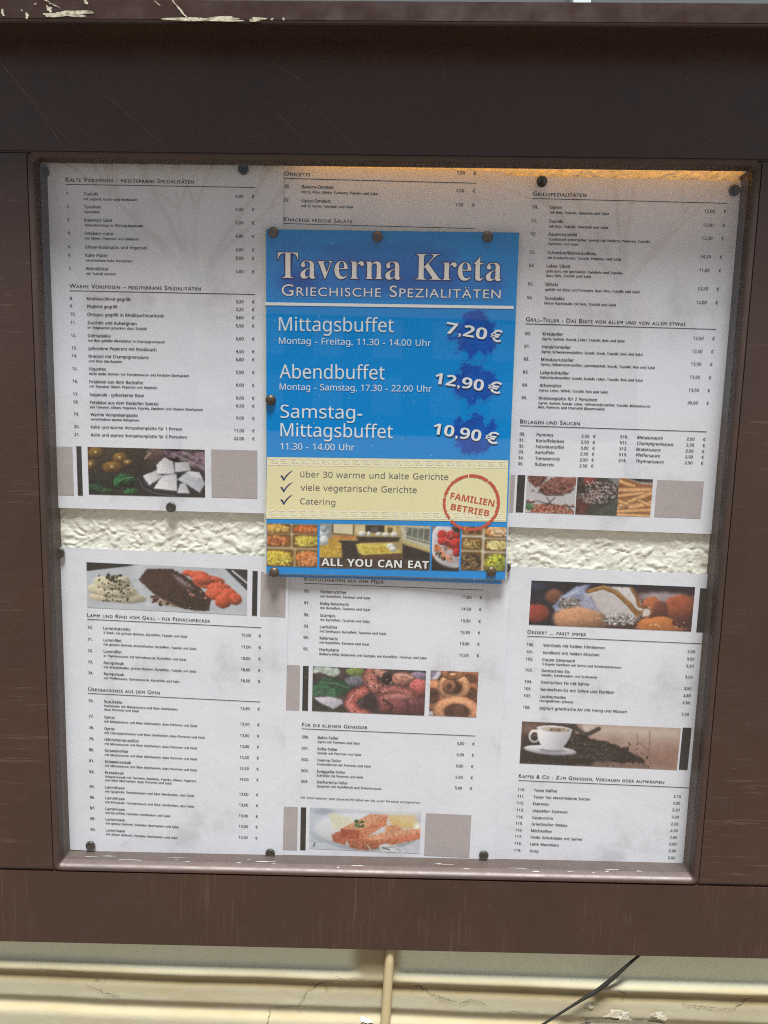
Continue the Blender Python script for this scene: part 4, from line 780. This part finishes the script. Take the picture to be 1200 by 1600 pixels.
def pic_coffee(w, h):
    p = Pic(w, h, 122, 60, 1000, 330, (188, 152, 138), seed=10); p.put(np.ones(p.X.shape), (186, 148, 134), .12, .08); p.poly([(500, 60), (1000, 60), (1000, 130), (500, 120)], (214, 194, 182), 14, .05); p.poly([(700, 230), (1000, 190), (1000, 330), (600, 330)], (168, 122, 108), 14, .1); p.stroke([(760, 110), (770, 160), (830, 210), (830, 280)], 4, (165, 120, 106)); p.stroke([(830, 90), (840, 230)], 3, (168, 124, 110))
    p.poly([(122, 60), (420, 60), (420, 330), (122, 330)], (62, 50, 48), 5, .35, .2); p.poly([(122, 60), (260, 60), (200, 140), (122, 150)], (128, 96, 86), 8, .3); p.poly([(122, 255), (560, 268), (640, 300), (560, 330), (122, 330)], (46, 40, 40), 5, .4); p.poly([(530, 290), (820, 300), (860, 330), (530, 330)], (136, 104, 94), 6, .2)
    p.poly([(395, 330), (360, 230), (400, 130), (480, 118), (500, 150), (570, 160), (700, 205), (820, 280), (815, 295), (760, 290), (690, 300), (600, 288), (520, 300)], (40, 32, 30), 2, .5, .8, wob=8); p.specks(240, (390, 130, 500, 285), 6, (66, 56, 52), 1, 26); p.specks(170, (480, 165, 620, 285), 6, (66, 56, 52), 2, 26); p.specks(90, (600, 195, 720, 285), 6, (58, 46, 42), 3, 20); p.specks(70, (400, 130, 700, 285), 3, (165, 160, 158), 4, 25); p.specks(26, (700, 230, 830, 300), 6, (44, 34, 32), 5, 8); p.specks(16, (640, 170, 770, 220), 5, (44, 34, 32), 6, 8); p.specks(20, (560, 285, 860, 322), 5, (56, 42, 38), 7, 10)
    p.stroke([(410, 78), (470, 125), (500, 120), (548, 86)], 24, (70, 60, 58), .2); p.poly([(455, 62), (525, 62), (490, 105), (470, 105)], (216, 200, 190), 3)
    p.ell(288, 238, 148, 30, (186, 182, 194), ang=3, lit=.3, tex=.03, wob=0, soft=.04); p.ell(288, 232, 140, 24, (228, 224, 234), ang=3, lit=.2, tex=.03, wob=0, soft=.05); p.ell(300, 238, 70, 14, (150, 146, 160), lit=0, tex=0, wob=0, soft=.4); p.ring(196, 152, 27, 36, 6, (218, 214, 226), tex=.03)
    p.poly([(208, 92), (402, 98), (396, 140), (375, 190), (345, 236), (258, 234), (228, 196), (212, 150)], (224, 220, 232), 1.5, .03, grad=(-.35, -.1)); p.ell(305, 100, 98, 22, (236, 232, 238), ang=2, lit=.1, tex=.02, wob=0, soft=.05); p.ell(312, 102, 82, 15, (206, 184, 168), ang=2, lit=.1, tex=.25, wob=.1); p.specks(26, (280, 96, 380, 112), 5, (120, 86, 66), 9, 25); return p
def trays(w, h, z, cells, base, seed):
    p = Pic(w, h, *z, base, seed=seed)
    for k, (x0, y0, x1, y1, c, c2) in enumerate(cells):
        b = 7; p.poly([(x0, y0 + b), (x0 + b, y0), (x1 - b, y0), (x1, y0 + b), (x1, y1 - b), (x1 - b, y1), (x0 + b, y1), (x0, y1 - b)], (120, 84, 40), 2, .1); p.ell((x0 + x1) / 2, (y0 + y1) / 2, (x1 - x0) * .46, (y1 - y0) * .42, c, tex=.6, tsc=1., seed=k, wob=.2, lit=.3); p.specks(int((x1 - x0) * (y1 - y0) / 130), (x0 + 12, y0 + 10, x1 - 12, y1 - 10), 5, c2, k, 40)
    return p
def pic_trays(w, h): return trays(w, h, (48, 610, 280, 808), [(20, 610, 158, 655, (208, 160, 70), (226, 190, 96)), (164, 612, 290, 655, (206, 96, 46), (226, 140, 70)), (20, 658, 158, 718, (186, 100, 54), (214, 140, 76)), (166, 658, 290, 720, (206, 178, 60), (228, 214, 96)), (20, 728, 172, 812, (206, 176, 52), (236, 214, 92)), (180, 728, 300, 812, (206, 116, 60), (236, 160, 96))], (196, 178, 140), 11)
def pic_salads(w, h): return trays(w, h, (940, 622, 1143, 825), [(938, 610, 1034, 662, (196, 130, 60), (70, 60, 40)), (1044, 610, 1160, 672, (222, 150, 90), (240, 220, 190)), (938, 672, 1034, 732, (130, 96, 46), (206, 180, 110)), (1044, 678, 1160, 734, (222, 196, 110), (240, 226, 170)), (938, 738, 1034, 830, (56, 44, 36), (150, 120, 80)), (1044, 742, 1160, 835, (196, 190, 60), (110, 130, 46))], (214, 206, 190), 12)
def pic_room(w, h):
    p = Pic(w, h, 290, 610, 797, 825, (190, 166, 110), seed=13); p.put(np.ones(p.X.shape), (196, 170, 112), .12, .1); p.poly([(290, 610), (350, 610), (345, 700), (290, 690)], (150, 150, 150), 2, .2)
    p.poly([(350, 612), (445, 612), (445, 665), (350, 655)], (226, 214, 180), 1, .05); p.stroke([(350, 612), (350, 658), (445, 664), (445, 612)], 5, (90, 70, 44), 0); p.poly([(455, 615), (495, 615), (495, 660), (455, 660)], (222, 206, 160), 1); p.poly([(500, 612), (585, 612), (585, 645), (500, 645)], (52, 46, 42), 1, .1); p.poly([(525, 620), (560, 620), (560, 650), (525, 650)], (90, 84, 80), 1); p.poly([(590, 615), (640, 615), (640, 660), (590, 655)], (226, 208, 150), 1, .05); p.poly([(600, 620), (625, 622), (622, 650), (600, 648)], (120, 96, 50), 1, .1)
    p.poly([(660, 612), (797, 612), (797, 735), (670, 690)], (206, 200, 176), 1.5, .1); p.poly([(680, 618), (797, 625), (797, 700), (690, 672)], (110, 116, 106), 1.5, .35, .4)
    for k in range(5): p.stroke([(690 + k * 26, 618), (680 + k * 28, 690)], 4, (216, 214, 200), 0)
    p.stroke([(670, 655), (797, 690)], 5, (226, 222, 206), 0); p.stroke([(668, 684), (797, 728)], 9, (214, 190, 110), 0)
    p.ell(310, 660, 24, 30, (196, 206, 214)); p.ell(310, 695, 24, 26, (206, 212, 216)); p.ell(308, 635, 16, 16, (180, 190, 200))
    p.poly([(345, 668), (470, 665), (460, 684), (350, 690)], (206, 140, 70), 1.5, .4, .8); p.poly([(460, 670), (660, 668), (650, 690), (465, 700)], (60, 44, 36), 1.5, .2); p.poly([(380, 690), (470, 690), (490, 775), (395, 790)], (48, 40, 40), 1.5, .2); p.poly([(290, 720), (390, 700), (395, 770), (290, 775)], (206, 166, 60), 1.5, .35, .6); p.poly([(330, 680), (380, 680), (372, 730), (330, 735)], (196, 150, 60), 1.5, .3)
    p.poly([(455, 705), (600, 698), (672, 742), (500, 762), (470, 750)], (226, 206, 96), 1.5, .25, .6); p.specks(50, (480, 712, 640, 745), 6, (206, 170, 60), 4, 30); p.poly([(670, 700), (797, 740), (797, 825), (672, 780)], (44, 36, 38), 1.5, .2); p.poly([(470, 760), (670, 745), (680, 780), (480, 790)], (96, 66, 46), 1.5, .2); p.poly([(290, 775), (797, 775), (797, 825), (290, 825)], (74, 58, 52), 2, .3)
    for x, y, rx, ry in ((485, 655, 18, 14), (515, 656, 8, 14), (560, 655, 14, 10), (595, 657, 18, 11), (632, 655, 18, 12), (615, 712, 18, 14), (628, 726, 18, 13)): p.ell(x, y, rx, ry, (230, 226, 220), tex=.05)
    return p
def pic_fruit(w, h):
    p = Pic(w, h, 805, 622, 932, 825, (66, 58, 56), seed=14); p.put(np.ones(p.X.shape), (70, 60, 58), .3, .2); p.poly([(800, 622), (830, 622), (840, 700), (800, 720)], (170, 150, 130), 5, .3); p.ell(900, 700, 105, 112, (222, 218, 224), lit=.2, tex=.05, wob=0, soft=.03); p.ell(905, 692, 92, 98, (204, 198, 204), lit=.2, tex=.05, wob=0, soft=.05); p.poly([(800, 770), (850, 800), (932, 822), (932, 830), (800, 830)], (30, 26, 30), 4, .2)
    for k, a in enumerate(((850, 660, 22, 22), (880, 690, 30, 26), (915, 700, 26, 34), (890, 660, 26, 20), (850, 690, 20, 18), (918, 740, 18, 20), (920, 655, 14, 22))): p.ell(*a, (192, 46, 44), lit=.6, tex=.35, seed=k)
    p.poly([(812, 705), (835, 715), (890, 765), (905, 785), (870, 775), (825, 740)], (226, 150, 120), 2, .4, .8); p.specks(16, (815, 710, 895, 775), 7, (60, 60, 40), 2, 20); p.specks(14, (815, 710, 895, 775), 7, (230, 120, 60), 3, 20); p.poly([(890, 622), (932, 622), (932, 650), (905, 650)], (40, 36, 34), 3, .2); p.specks(16, (845, 645, 925, 700), 4, (240, 150, 140), 5, 20); return p
PSHEET = None
PICS = dict(feta=pic_feta, steak=pic_steak, octopus=pic_octopus, rings=pic_rings, fish=pic_fish, meat=pic_meat, grill=pic_grill, fries=pic_fries, ice=pic_ice, coffee=pic_coffee)
def waver(a, seed):
    r = random.Random(seed); k = [r.uniform(10, 26) for _ in range(4)]; ph = [r.uniform(0, 6) for _ in range(4)]
    return lambda u, v: a * (np.sin(k[0] * u + ph[0]) * np.sin(k[1] * v + ph[1]) + .6 * np.sin(k[2] * u - k[3] * v + ph[2]))
NAME_EM, DESC_EM = 2.5 / .70, 1.95 / .70
_w = lambda t: np.ptp(glyphs(t)[0][:, 0])
NAME_XS = 38.2 / NAME_EM / _w('Knoblauchbrot gegrillt'); DESC_XS = 88.4 / DESC_EM / _w('dicke weiße Bohnen mit Tomatensauce und Fetakäse überbacken')
LABELS = {'TL': 'white menu sheet of cold and warm starters with feta and olives picture', 'TM': 'white menu sheet of omelettes and salads, mostly hidden behind the blue poster', 'TR': 'white menu sheet of grill dishes with meat and chips pictures along its foot',
          'BL': 'white menu sheet of lamb, beef and oven dishes topped by a steak picture', 'BM': 'white menu sheet of fish dishes with octopus, squid rings and fish finger pictures', 'BR': 'white menu sheet of desserts and coffee with ice cream and coffee cup pictures'}
LAYER = {'TL': -.0008, 'TM': .0002, 'TR': -.0003, 'BL': -.0010, 'BM': -.0004, 'BR': .0004}
SIDES = (('30.', '510.', 'Metaxasauce'), ('31.', '511.', 'Champignonsauce'), ('32.', '512.', 'Bratensauce'), ('33.', '513.', 'Pfeffersauce'), ('34.', '514.', 'Thymiansauce'))
RL = 24.5
for pi, (pg, D) in enumerate(PAGES.items()):
    S = Sheet('menu_sheet', D['x'], LAYER[pg], D['z'], D['th'], .210, .297, waver(.0003, pi), LABELS[pg], 'menu sheet', M_PAPER, 'white menu sheets pinned in the case')
    for (t, v, rv, wd) in D['heads']:
        Flat().text(t, RL, v - 1.75, cap=3.6, width=wd, strike=.14, style='caps', res=2).build('heading', M_INK, S, .00018)
        Flat().rect(RL, rv - .28, RL + 161.5, rv + .28, 30).build('rule_line', M_INK, S, .00018)
    def entry(n, xn, name, xt, ds, pr, xp, xe, bl):
        F_ = Flat().text(n, xn, bl, em=NAME_EM, xs=NAME_XS, strike=.2); F_.text(name, xt, bl, em=NAME_EM, xs=NAME_XS, strike=.2)
        for k, d in enumerate(ds): F_.text(d, xt, bl - 3.9 - 3.6 * k, em=DESC_EM, xs=DESC_XS, strike=.2)
        e = F_.build('menu_entry', M_INK, S, .00018)
        Flat().text(pr, xp, bl, em=NAME_EM, xs=NAME_XS, strike=.16, align='R').text('\u20ac', xe, bl, em=NAME_EM, xs=NAME_XS, strike=.16, align='R').build('price', M_INK, S, .00018, e)
    for (n, name, ds, pr, v) in D['rows']:
        b = v - 1.25; two = pg == 'TR' and n in ('30.', '31.', '32.', '33.', '34.', '35.')
        entry(n, RL, name, RL + 14.9, ds, pr, RL + (60.5 if two else 151.5), RL + (66 if two else 161), b)
        for a, n2, s2 in SIDES:
            if two and a == n: entry(n2, RL + 87.5, s2, RL + 102.3, [], '2,50', RL + 151.5, RL + 161, b + .5)
    if pg == 'TM': Flat().text('7,50', RL + 151.5, 293.6, em=NAME_EM, xs=NAME_XS, strike=.16, align='R').text('\u20ac', RL + 161, 293.6, em=NAME_EM, xs=NAME_XS, strike=.16, align='R').build('price', M_INK, S, .00018)
    for (t, u, v, wd) in D['notes']: Flat().text(t, RL, v - 1.2, em=DESC_EM * .95, width=wd, strike=.12).build('footnote', M_INK, S, .00018)
    for (k, x0, y0, x1, y1) in D['rects']:
        x0 = max(x0, .3)
        if k == 'tint': Flat().rect(x0, y0, x1, y1, 6).build('tinted_block', M_TINT, S, .00018)
        elif k == 'bar': Flat().rect(x0, y0, x1, y1, 3).build('black_bar', M_INKB, S, .00018)
        else: PICS[k](x1 - x0, y1 - y0).build(S, x0, y0, .00018)

# --- the blue buffet poster, laminated, and the second one behind it
wv = waver(.0003, 31)
pw = lambda u, v: wv(u, v) - .0024 * np.clip(1 - v / .297, 0, 1) ** 1.5 - .0007 * np.sin(u * 34 + 1) * np.clip(1 - v / .06, 0, 1)
ox, oz = POSTER['origin']
P2 = Sheet('poster', ox + .0022, -.0026, oz - .0030, .28, .2085, .296, lambda u, v: pw(u, v), 'second blue poster peeking out below the lower edge of the buffet poster', 'poster', M_BLUE, None, 30, 40)
P2.paper.name = 'poster_sheet'
PS = Sheet('poster', ox, -.0040, oz, .75, .2135, .297, pw, 'large blue taverna buffet poster with prices, pinned over the middle menu sheets', 'poster', M_BLUE, None, 40, 54)
PS.paper.name = 'poster_sheet'; PSHEET = PS
def warp(pts):   # the poster tapers a little: bottom edge rises to the right
    return pts
Q = {k: v for k, v in POSTER['quads']}
F_ = Flat(); 
nb = 24; u = np.linspace(0, 1, nb + 1); lo = [(-2.4 + 217.6 * t, -1.0) for t in u]; hi = [(-3.2 + 217.5 * t, 299.6) for t in u]
grid = np.array([[(lo[i][0] + (hi[i][0] - lo[i][0]) * s, lo[i][1] + (hi[i][1] - lo[i][1]) * s) for i in range(nb + 1)] for s in np.linspace(0, 1, 30)]).reshape(-1, 2)
fs = []
for j in range(29):
    for i in range(nb): a = j * (nb + 1) + i; fs += [(a, a + 1, a + nb + 2), (a, a + nb + 2, a + nb + 1)]
F_.add(grid, fs).build('lamination_film', M_FILM, PS, -.00035)
def quadpatch(q, n, m_):
    q = np.array(q, float); tl, tr, br, bl = q; g = np.array([[(bl + (br - bl) * i / n) * (1 - j / m_) + (tl + (tr - tl) * i / n) * (j / m_) for i in range(n + 1)] for j in range(m_ + 1)]).reshape(-1, 2); f = []
    for j in range(m_):
        for i in range(n): a = j * (n + 1) + i; f += [(a, a + 1, a + n + 2), (a, a + n + 2, a + n + 1)]
    return Flat().add(g, f)
# header wash: darker brushed ink behind the title
hp = Pic(208.5, 56.0, 0, 0, 208.5, 56.0, (0, 145, 229), .8, 21); mk = sm(.40, .66, hp.nz(.035, 4, 5)) * sm(150, 20, hp.X) * .5 + .35 * sm(20, 56, hp.Y) + .35 * sm(.4, .6, hp.nz(.03, 9, 5)) * sm(60, 150, hp.X)
edge = sm(0, 22, hp.X) * sm(0, 20, 208.5 - hp.X) * sm(0, 14, hp.Y) * sm(0, 16, 56 - hp.Y); hp.put(np.clip(mk, 0, 1) * edge, (2, 70, 160), .1, .1); hp.c[...] = hp.c
ho = hp.build(PS, .6, 239.5, .0001, 'header_wash', keep=mk * edge)
quadpatch(Q['line'], 30, 1).build('title_line', M_WHITE, PS, .0003)
quadpatch(Q['panel'], 30, 8).build('beige_panel', M_BEIGE, PS, .0002)
for k, (cx, cy) in enumerate(POSTER['splash']):
    sp_ = Pic(52, 46, -26, -23, 26, 23, (0, 145, 229), .5, 30 + k); a = np.arctan2(sp_.Y, sp_.X); r = np.hypot(sp_.X / 19.5, sp_.Y / 18.5) + (fbm(sp_.X + 90, sp_.Y + 90, .16, 4, 50 + k) - .5) * .85 + (fbm(sp_.X + 90, sp_.Y + 90, .5, 3, 57 + k) - .5) * .28
    e_ = sm(26, 22, np.abs(sp_.X)) * sm(23, 20, np.abs(sp_.Y)); mk = (1 - sm(.78, 1.04, r)) * e_ * (.58 + .22 * sm(.3, .95, r)); sp_.put(mk, (4, 62, 170), .2, .1, k)
    if k == 2: sp_.put((1 - sm(.4, 1.1, np.hypot((sp_.X + 4) / 14, (sp_.Y - 6) / 14))) * .35 * mk, (70, 70, 170), .2, .1)
    sp_.build(PS, cx - 26, cy - 23, .0001, 'ink_splash', keep=mk)
for (t, x0, y0, x1, y1, cap, sty) in POSTER['text']:
    ang = math.atan2(y1 - y0, x1 - x0); L = math.hypot(x1 - x0, y1 - y0); kw = dict(width=L, cap=cap * .98, angle=ang, res=5)
    if sty == 'title':
        kw['cap'] = cap * .97
        Flat().text(t, x0, y0, style='serif', offset=.016, **{**kw, 'width': L + 1.6}, dx=-.8).build('title_outline', M_NAVY, PS, .00028); Flat().text(t, x0, y0, style='serif', offset=-.009, **kw).build('title_lettering', M_TITLE, PS, .0004)
    elif sty == 'caps':
        kw['cap'] = cap * .98; Flat().text(t, x0, y0, offset=.03, style='caps', **{**kw, 'width': L + .8}, dx=-.4).build('subtitle_outline', M_NAVY, PS, .00028); Flat().text(t, x0, y0, style='caps', **kw).build('subtitle_lettering', M_WHITE, PS, .0004)
    elif sty == 'price':
        for nm, mt, ep, d in (('price_shadow', M_SHAD, .0003, .7), ('price_lettering', M_WHITE, .0004, 0)):
            G = Flat(); num, eu = t.split(' '); u0 = np.array([math.cos(ang), math.sin(ang)])
            for cx_, (st_, wd_) in ((0, (num, L * .735)), (L * .80, (eu, L * .20))):
                p = np.array([x0, y0]) + u0 * cx_
                G.text(st_, style='bold', x=p[0] + d * .5, y=p[1] - d, cap=cap * .98, width=wd_, angle=ang, res=5, offset=(.018 if eu in st_ else 0) + (.018 if d else 0))
            G.build(nm, mt, PS, ep)
    elif sty == 'all':
        kw['cap'] = 6.6; Flat().text(t, x0, y0, style='bold', offset=.03, **{**kw, 'width': L + 1.2}, dx=.1, dy=-.6).build('slogan_shadow', M_BLACKSH, PS, .0003); Flat().text(t, x0, y0, style='bold', **kw).build('slogan_lettering', M_WHITE, PS, .0004)
    elif sty == 'list': Flat().text(t, x0, y0, **kw).build('list_lettering', M_LIST, PS, .0003)
    elif sty == 'stamp': Flat().text(t, x0, y0, style='bold', **kw).build('stamp_lettering', M_STAMP, PS, .00035)
    else: Flat().text(t, x0, y0, **kw).build('offer_lettering', M_WHITE, PS, .0003)
# greek key borders
(a0, a1, a2, b0, b1, b2) = [np.array(p, float) for p in POSTER['meander']]
for top, bot, right in ((a0, a1, a2), (b0, b1, b2)):
    G = Flat(); n = 23; W_ = 209.5 / n; uH = 5.4; slope = (right[1] - bot[1]) / (right[0] - bot[0])
    for k in range(n):
        ux = W_ / 6.6; uy = uH / 5.0; X0 = bot[0] + 1.6 + k * W_; Y0 = bot[1] + .9 + slope * (X0 - bot[0])
        mp = lambda x, y: (X0 + x * ux, Y0 + y * uy + slope * x * ux)
        G.stroke([mp(*q) for q in ((6.6, 0), (0, 0), (0, 5), (5, 5), (5, 1.75), (2.1, 1.75), (2.1, 3.3), (3.5, 3.3))], .82)
    G.build('greek_key_border', M_MEAN, PS, .0003)
for (x0, y0), (x1, y1) in POSTER['checks']:
    w_, h_ = x1 - x0, y1 - y0; sh = [(0, .44), (.10, .50), (.19, .44), (.28, .22), (.45, .52), (.70, .82), (1.0, 1.0), (.72, .70), (.48, .36), (.30, -.02), (.24, -.03), (.14, .22)]
    G = Flat(); pts = [(x0 + a * w_, y0 + b * h_) for a, b in sh]; V2 = np.array(pts); G.add(V2, [(0, 1, 11), (1, 2, 11), (2, 3, 11), (3, 10, 11), (3, 9, 10), (3, 4, 9), (4, 8, 9), (4, 5, 8), (5, 7, 8), (5, 6, 7)]); G.build('check_mark', M_NAVY, PS, .0003)
PICS2 = dict(trays=pic_trays, room=pic_room, fruit=pic_fruit, salads=pic_salads)
for k in PICS2:
    q = Q[k]; x0 = (q[0][0] + q[3][0]) / 2; x1 = (q[1][0] + q[2][0]) / 2; y1 = max(q[0][1], q[1][1]); y0 = (q[2][1] + q[3][1]) / 2
    x0 = max(x0, .4); PICS2[k](min(x1, 213.2) - x0, y1 - y0).build(PS, x0, y0, .0002)
# rubber stamp ring
(cx, cy), pr_, pb_ = POSTER['stamp'][0], POSTER['stamp'][1], POSTER['stamp'][2]
ro = 25.2; G = Flat(); rg = random.Random(5)
for k in range(150):
    a0_, a1_ = 2 * math.pi * k / 150, 2 * math.pi * (k + 1) / 150
    if rg.random() < .06: continue
    o1, o2 = ro + rg.uniform(-.25, .25), ro + rg.uniform(-.25, .25); i1, i2 = ro - 2.7 - rg.uniform(-.5, .5), ro - 2.7 - rg.uniform(-.5, .5)
    if 2.2 < a0_ < 3.9: o1 -= rg.uniform(0, .9); i1 += rg.uniform(0, .8)
    P_ = lambda r, a: (cx + r * math.cos(a), cy + r * math.sin(a)); G.add([P_(i1, a0_), P_(o1, a0_), P_(o2, a1_), P_(i2, a1_)], [(0, 1, 2), (0, 2, 3)])
G.build('stamp_ring', M_STAMP, PS, .00035)

# ---------------------------------------------------------------- pins
def lathe(bm, prof, seg=28):
    rings = []
    for r, y in prof: rings.append([bm.verts.new((r * math.cos(2 * math.pi * k / seg), y, r * math.sin(2 * math.pi * k / seg))) for k in range(seg)] if r > 0 else [bm.verts.new((0, y, 0))])
    for a, b in zip(rings, rings[1:]):
        for k in range(seg):
            j = (k + 1) % seg
            if len(a) == 1: bm.faces.new((a[0], b[k], b[j]))
            elif len(b) == 1: bm.faces.new((a[k], b[0], a[j]))
            else: bm.faces.new((a[k], b[k], b[j], a[j]))
    bmesh.ops.recalc_face_normals(bm, faces=bm.faces)
def head_mesh(mat, dome):
    bm = bmesh.new()
    if dome: lathe(bm, [(0, -.0030), (.0016, -.0028), (.0030, -.0022), (.0040, -.0013), (.0045, -.0005), (.0046, 0), (.0040, .0004), (0, .0004)])
    else: lathe(bm, [(0, -.0022), (.0028, -.0021), (.0031, -.0024), (.0040, -.0022), (.0045, -.0015), (.0046, -.0004), (.0044, 0), (0, 0)])
    me = bpy.data.meshes.new('head'); bm.to_mesh(me); bm.free(); me.materials.append(mat); me.polygons.foreach_set('use_smooth', [True] * len(me.polygons)); return me
def shank_mesh():
    bm = bmesh.new(); lathe(bm, [(.0006, 0), (.0006, .004), (0, .006)], 8); me = bpy.data.meshes.new('needle'); bm.to_mesh(me); bm.free(); me.materials.append(M_PIN); return me
HM = {False: head_mesh(M_PIN, False), True: head_mesh(M_BRONZE, True)}; SM_ = shank_mesh()
PINS = [(-.3147, .1796, 0, 'dark pin at the top left corner of the starters sheet, beside the jamb'), (-.1449, .1861, 0, 'dark pin at the top right corner of the starters sheet'), (.1051, .1824, 0, 'dark pin at the top left of the grill dishes sheet'), (.264, .1792, 0, 'dark pin at the top right corner of the grill dishes sheet'),
        (-.1186, .1354, 1, 'bronze pin at the top left corner of the blue poster'), (-.0303, .134, 1, 'bronze pin at the middle of the blue poster top edge'), (.0621, .1364, 1, 'bronze pin at the top right of the blue poster'), (-.1192, -.005, 1, 'bronze pin halfway down the left edge of the blue poster'),
        (-.2084, -.1032, 0, 'dark pin under the feta picture of the starters sheet'), (-.3106, -.1486, 0, 'dark pin at the top left corner of the lamb and oven dishes sheet'), (-.1141, -.1577, 1, 'bronze pin at the lower left corner of the blue poster'), (.0797, -.1496, 1, 'bronze pin at the lower right corner of the blue poster'),
        (.0930, -.1466, 0, 'dark pin at the top left of the dessert sheet, half behind the poster'), (-.2891, -.4346, 0, 'dark pin at the bottom left of the oven dishes sheet, on the sill'), (-.1156, -.4337, 0, 'dark pin at the bottom right of the oven dishes sheet, on the sill'), (.0875, -.4253, 0, 'dark pin at the bottom right of the fish dishes sheet')]
for k, (x, z, bz, lab) in enumerate(PINS):
    yy = -.0016
    if bz: yy = -.0047 - .0024 * max(0, min(1, 1 - (z - oz) / .297)) ** 1.5 - (.0009 if z < -.13 else .0003)
    r = random.Random(k); o = empty('push_pin', (x, yy, z), (R(r.uniform(-5, 5)), R(r.uniform(0, 360)), R(r.uniform(-5, 5)))); tag(o, lab, 'pin', 'round push pins holding the sheets')
    for nm, me in (('head', HM[bool(bz)]), ('needle', SM_)):
        c = bpy.data.objects.new(nm, me); COL.objects.link(c); c.parent = o
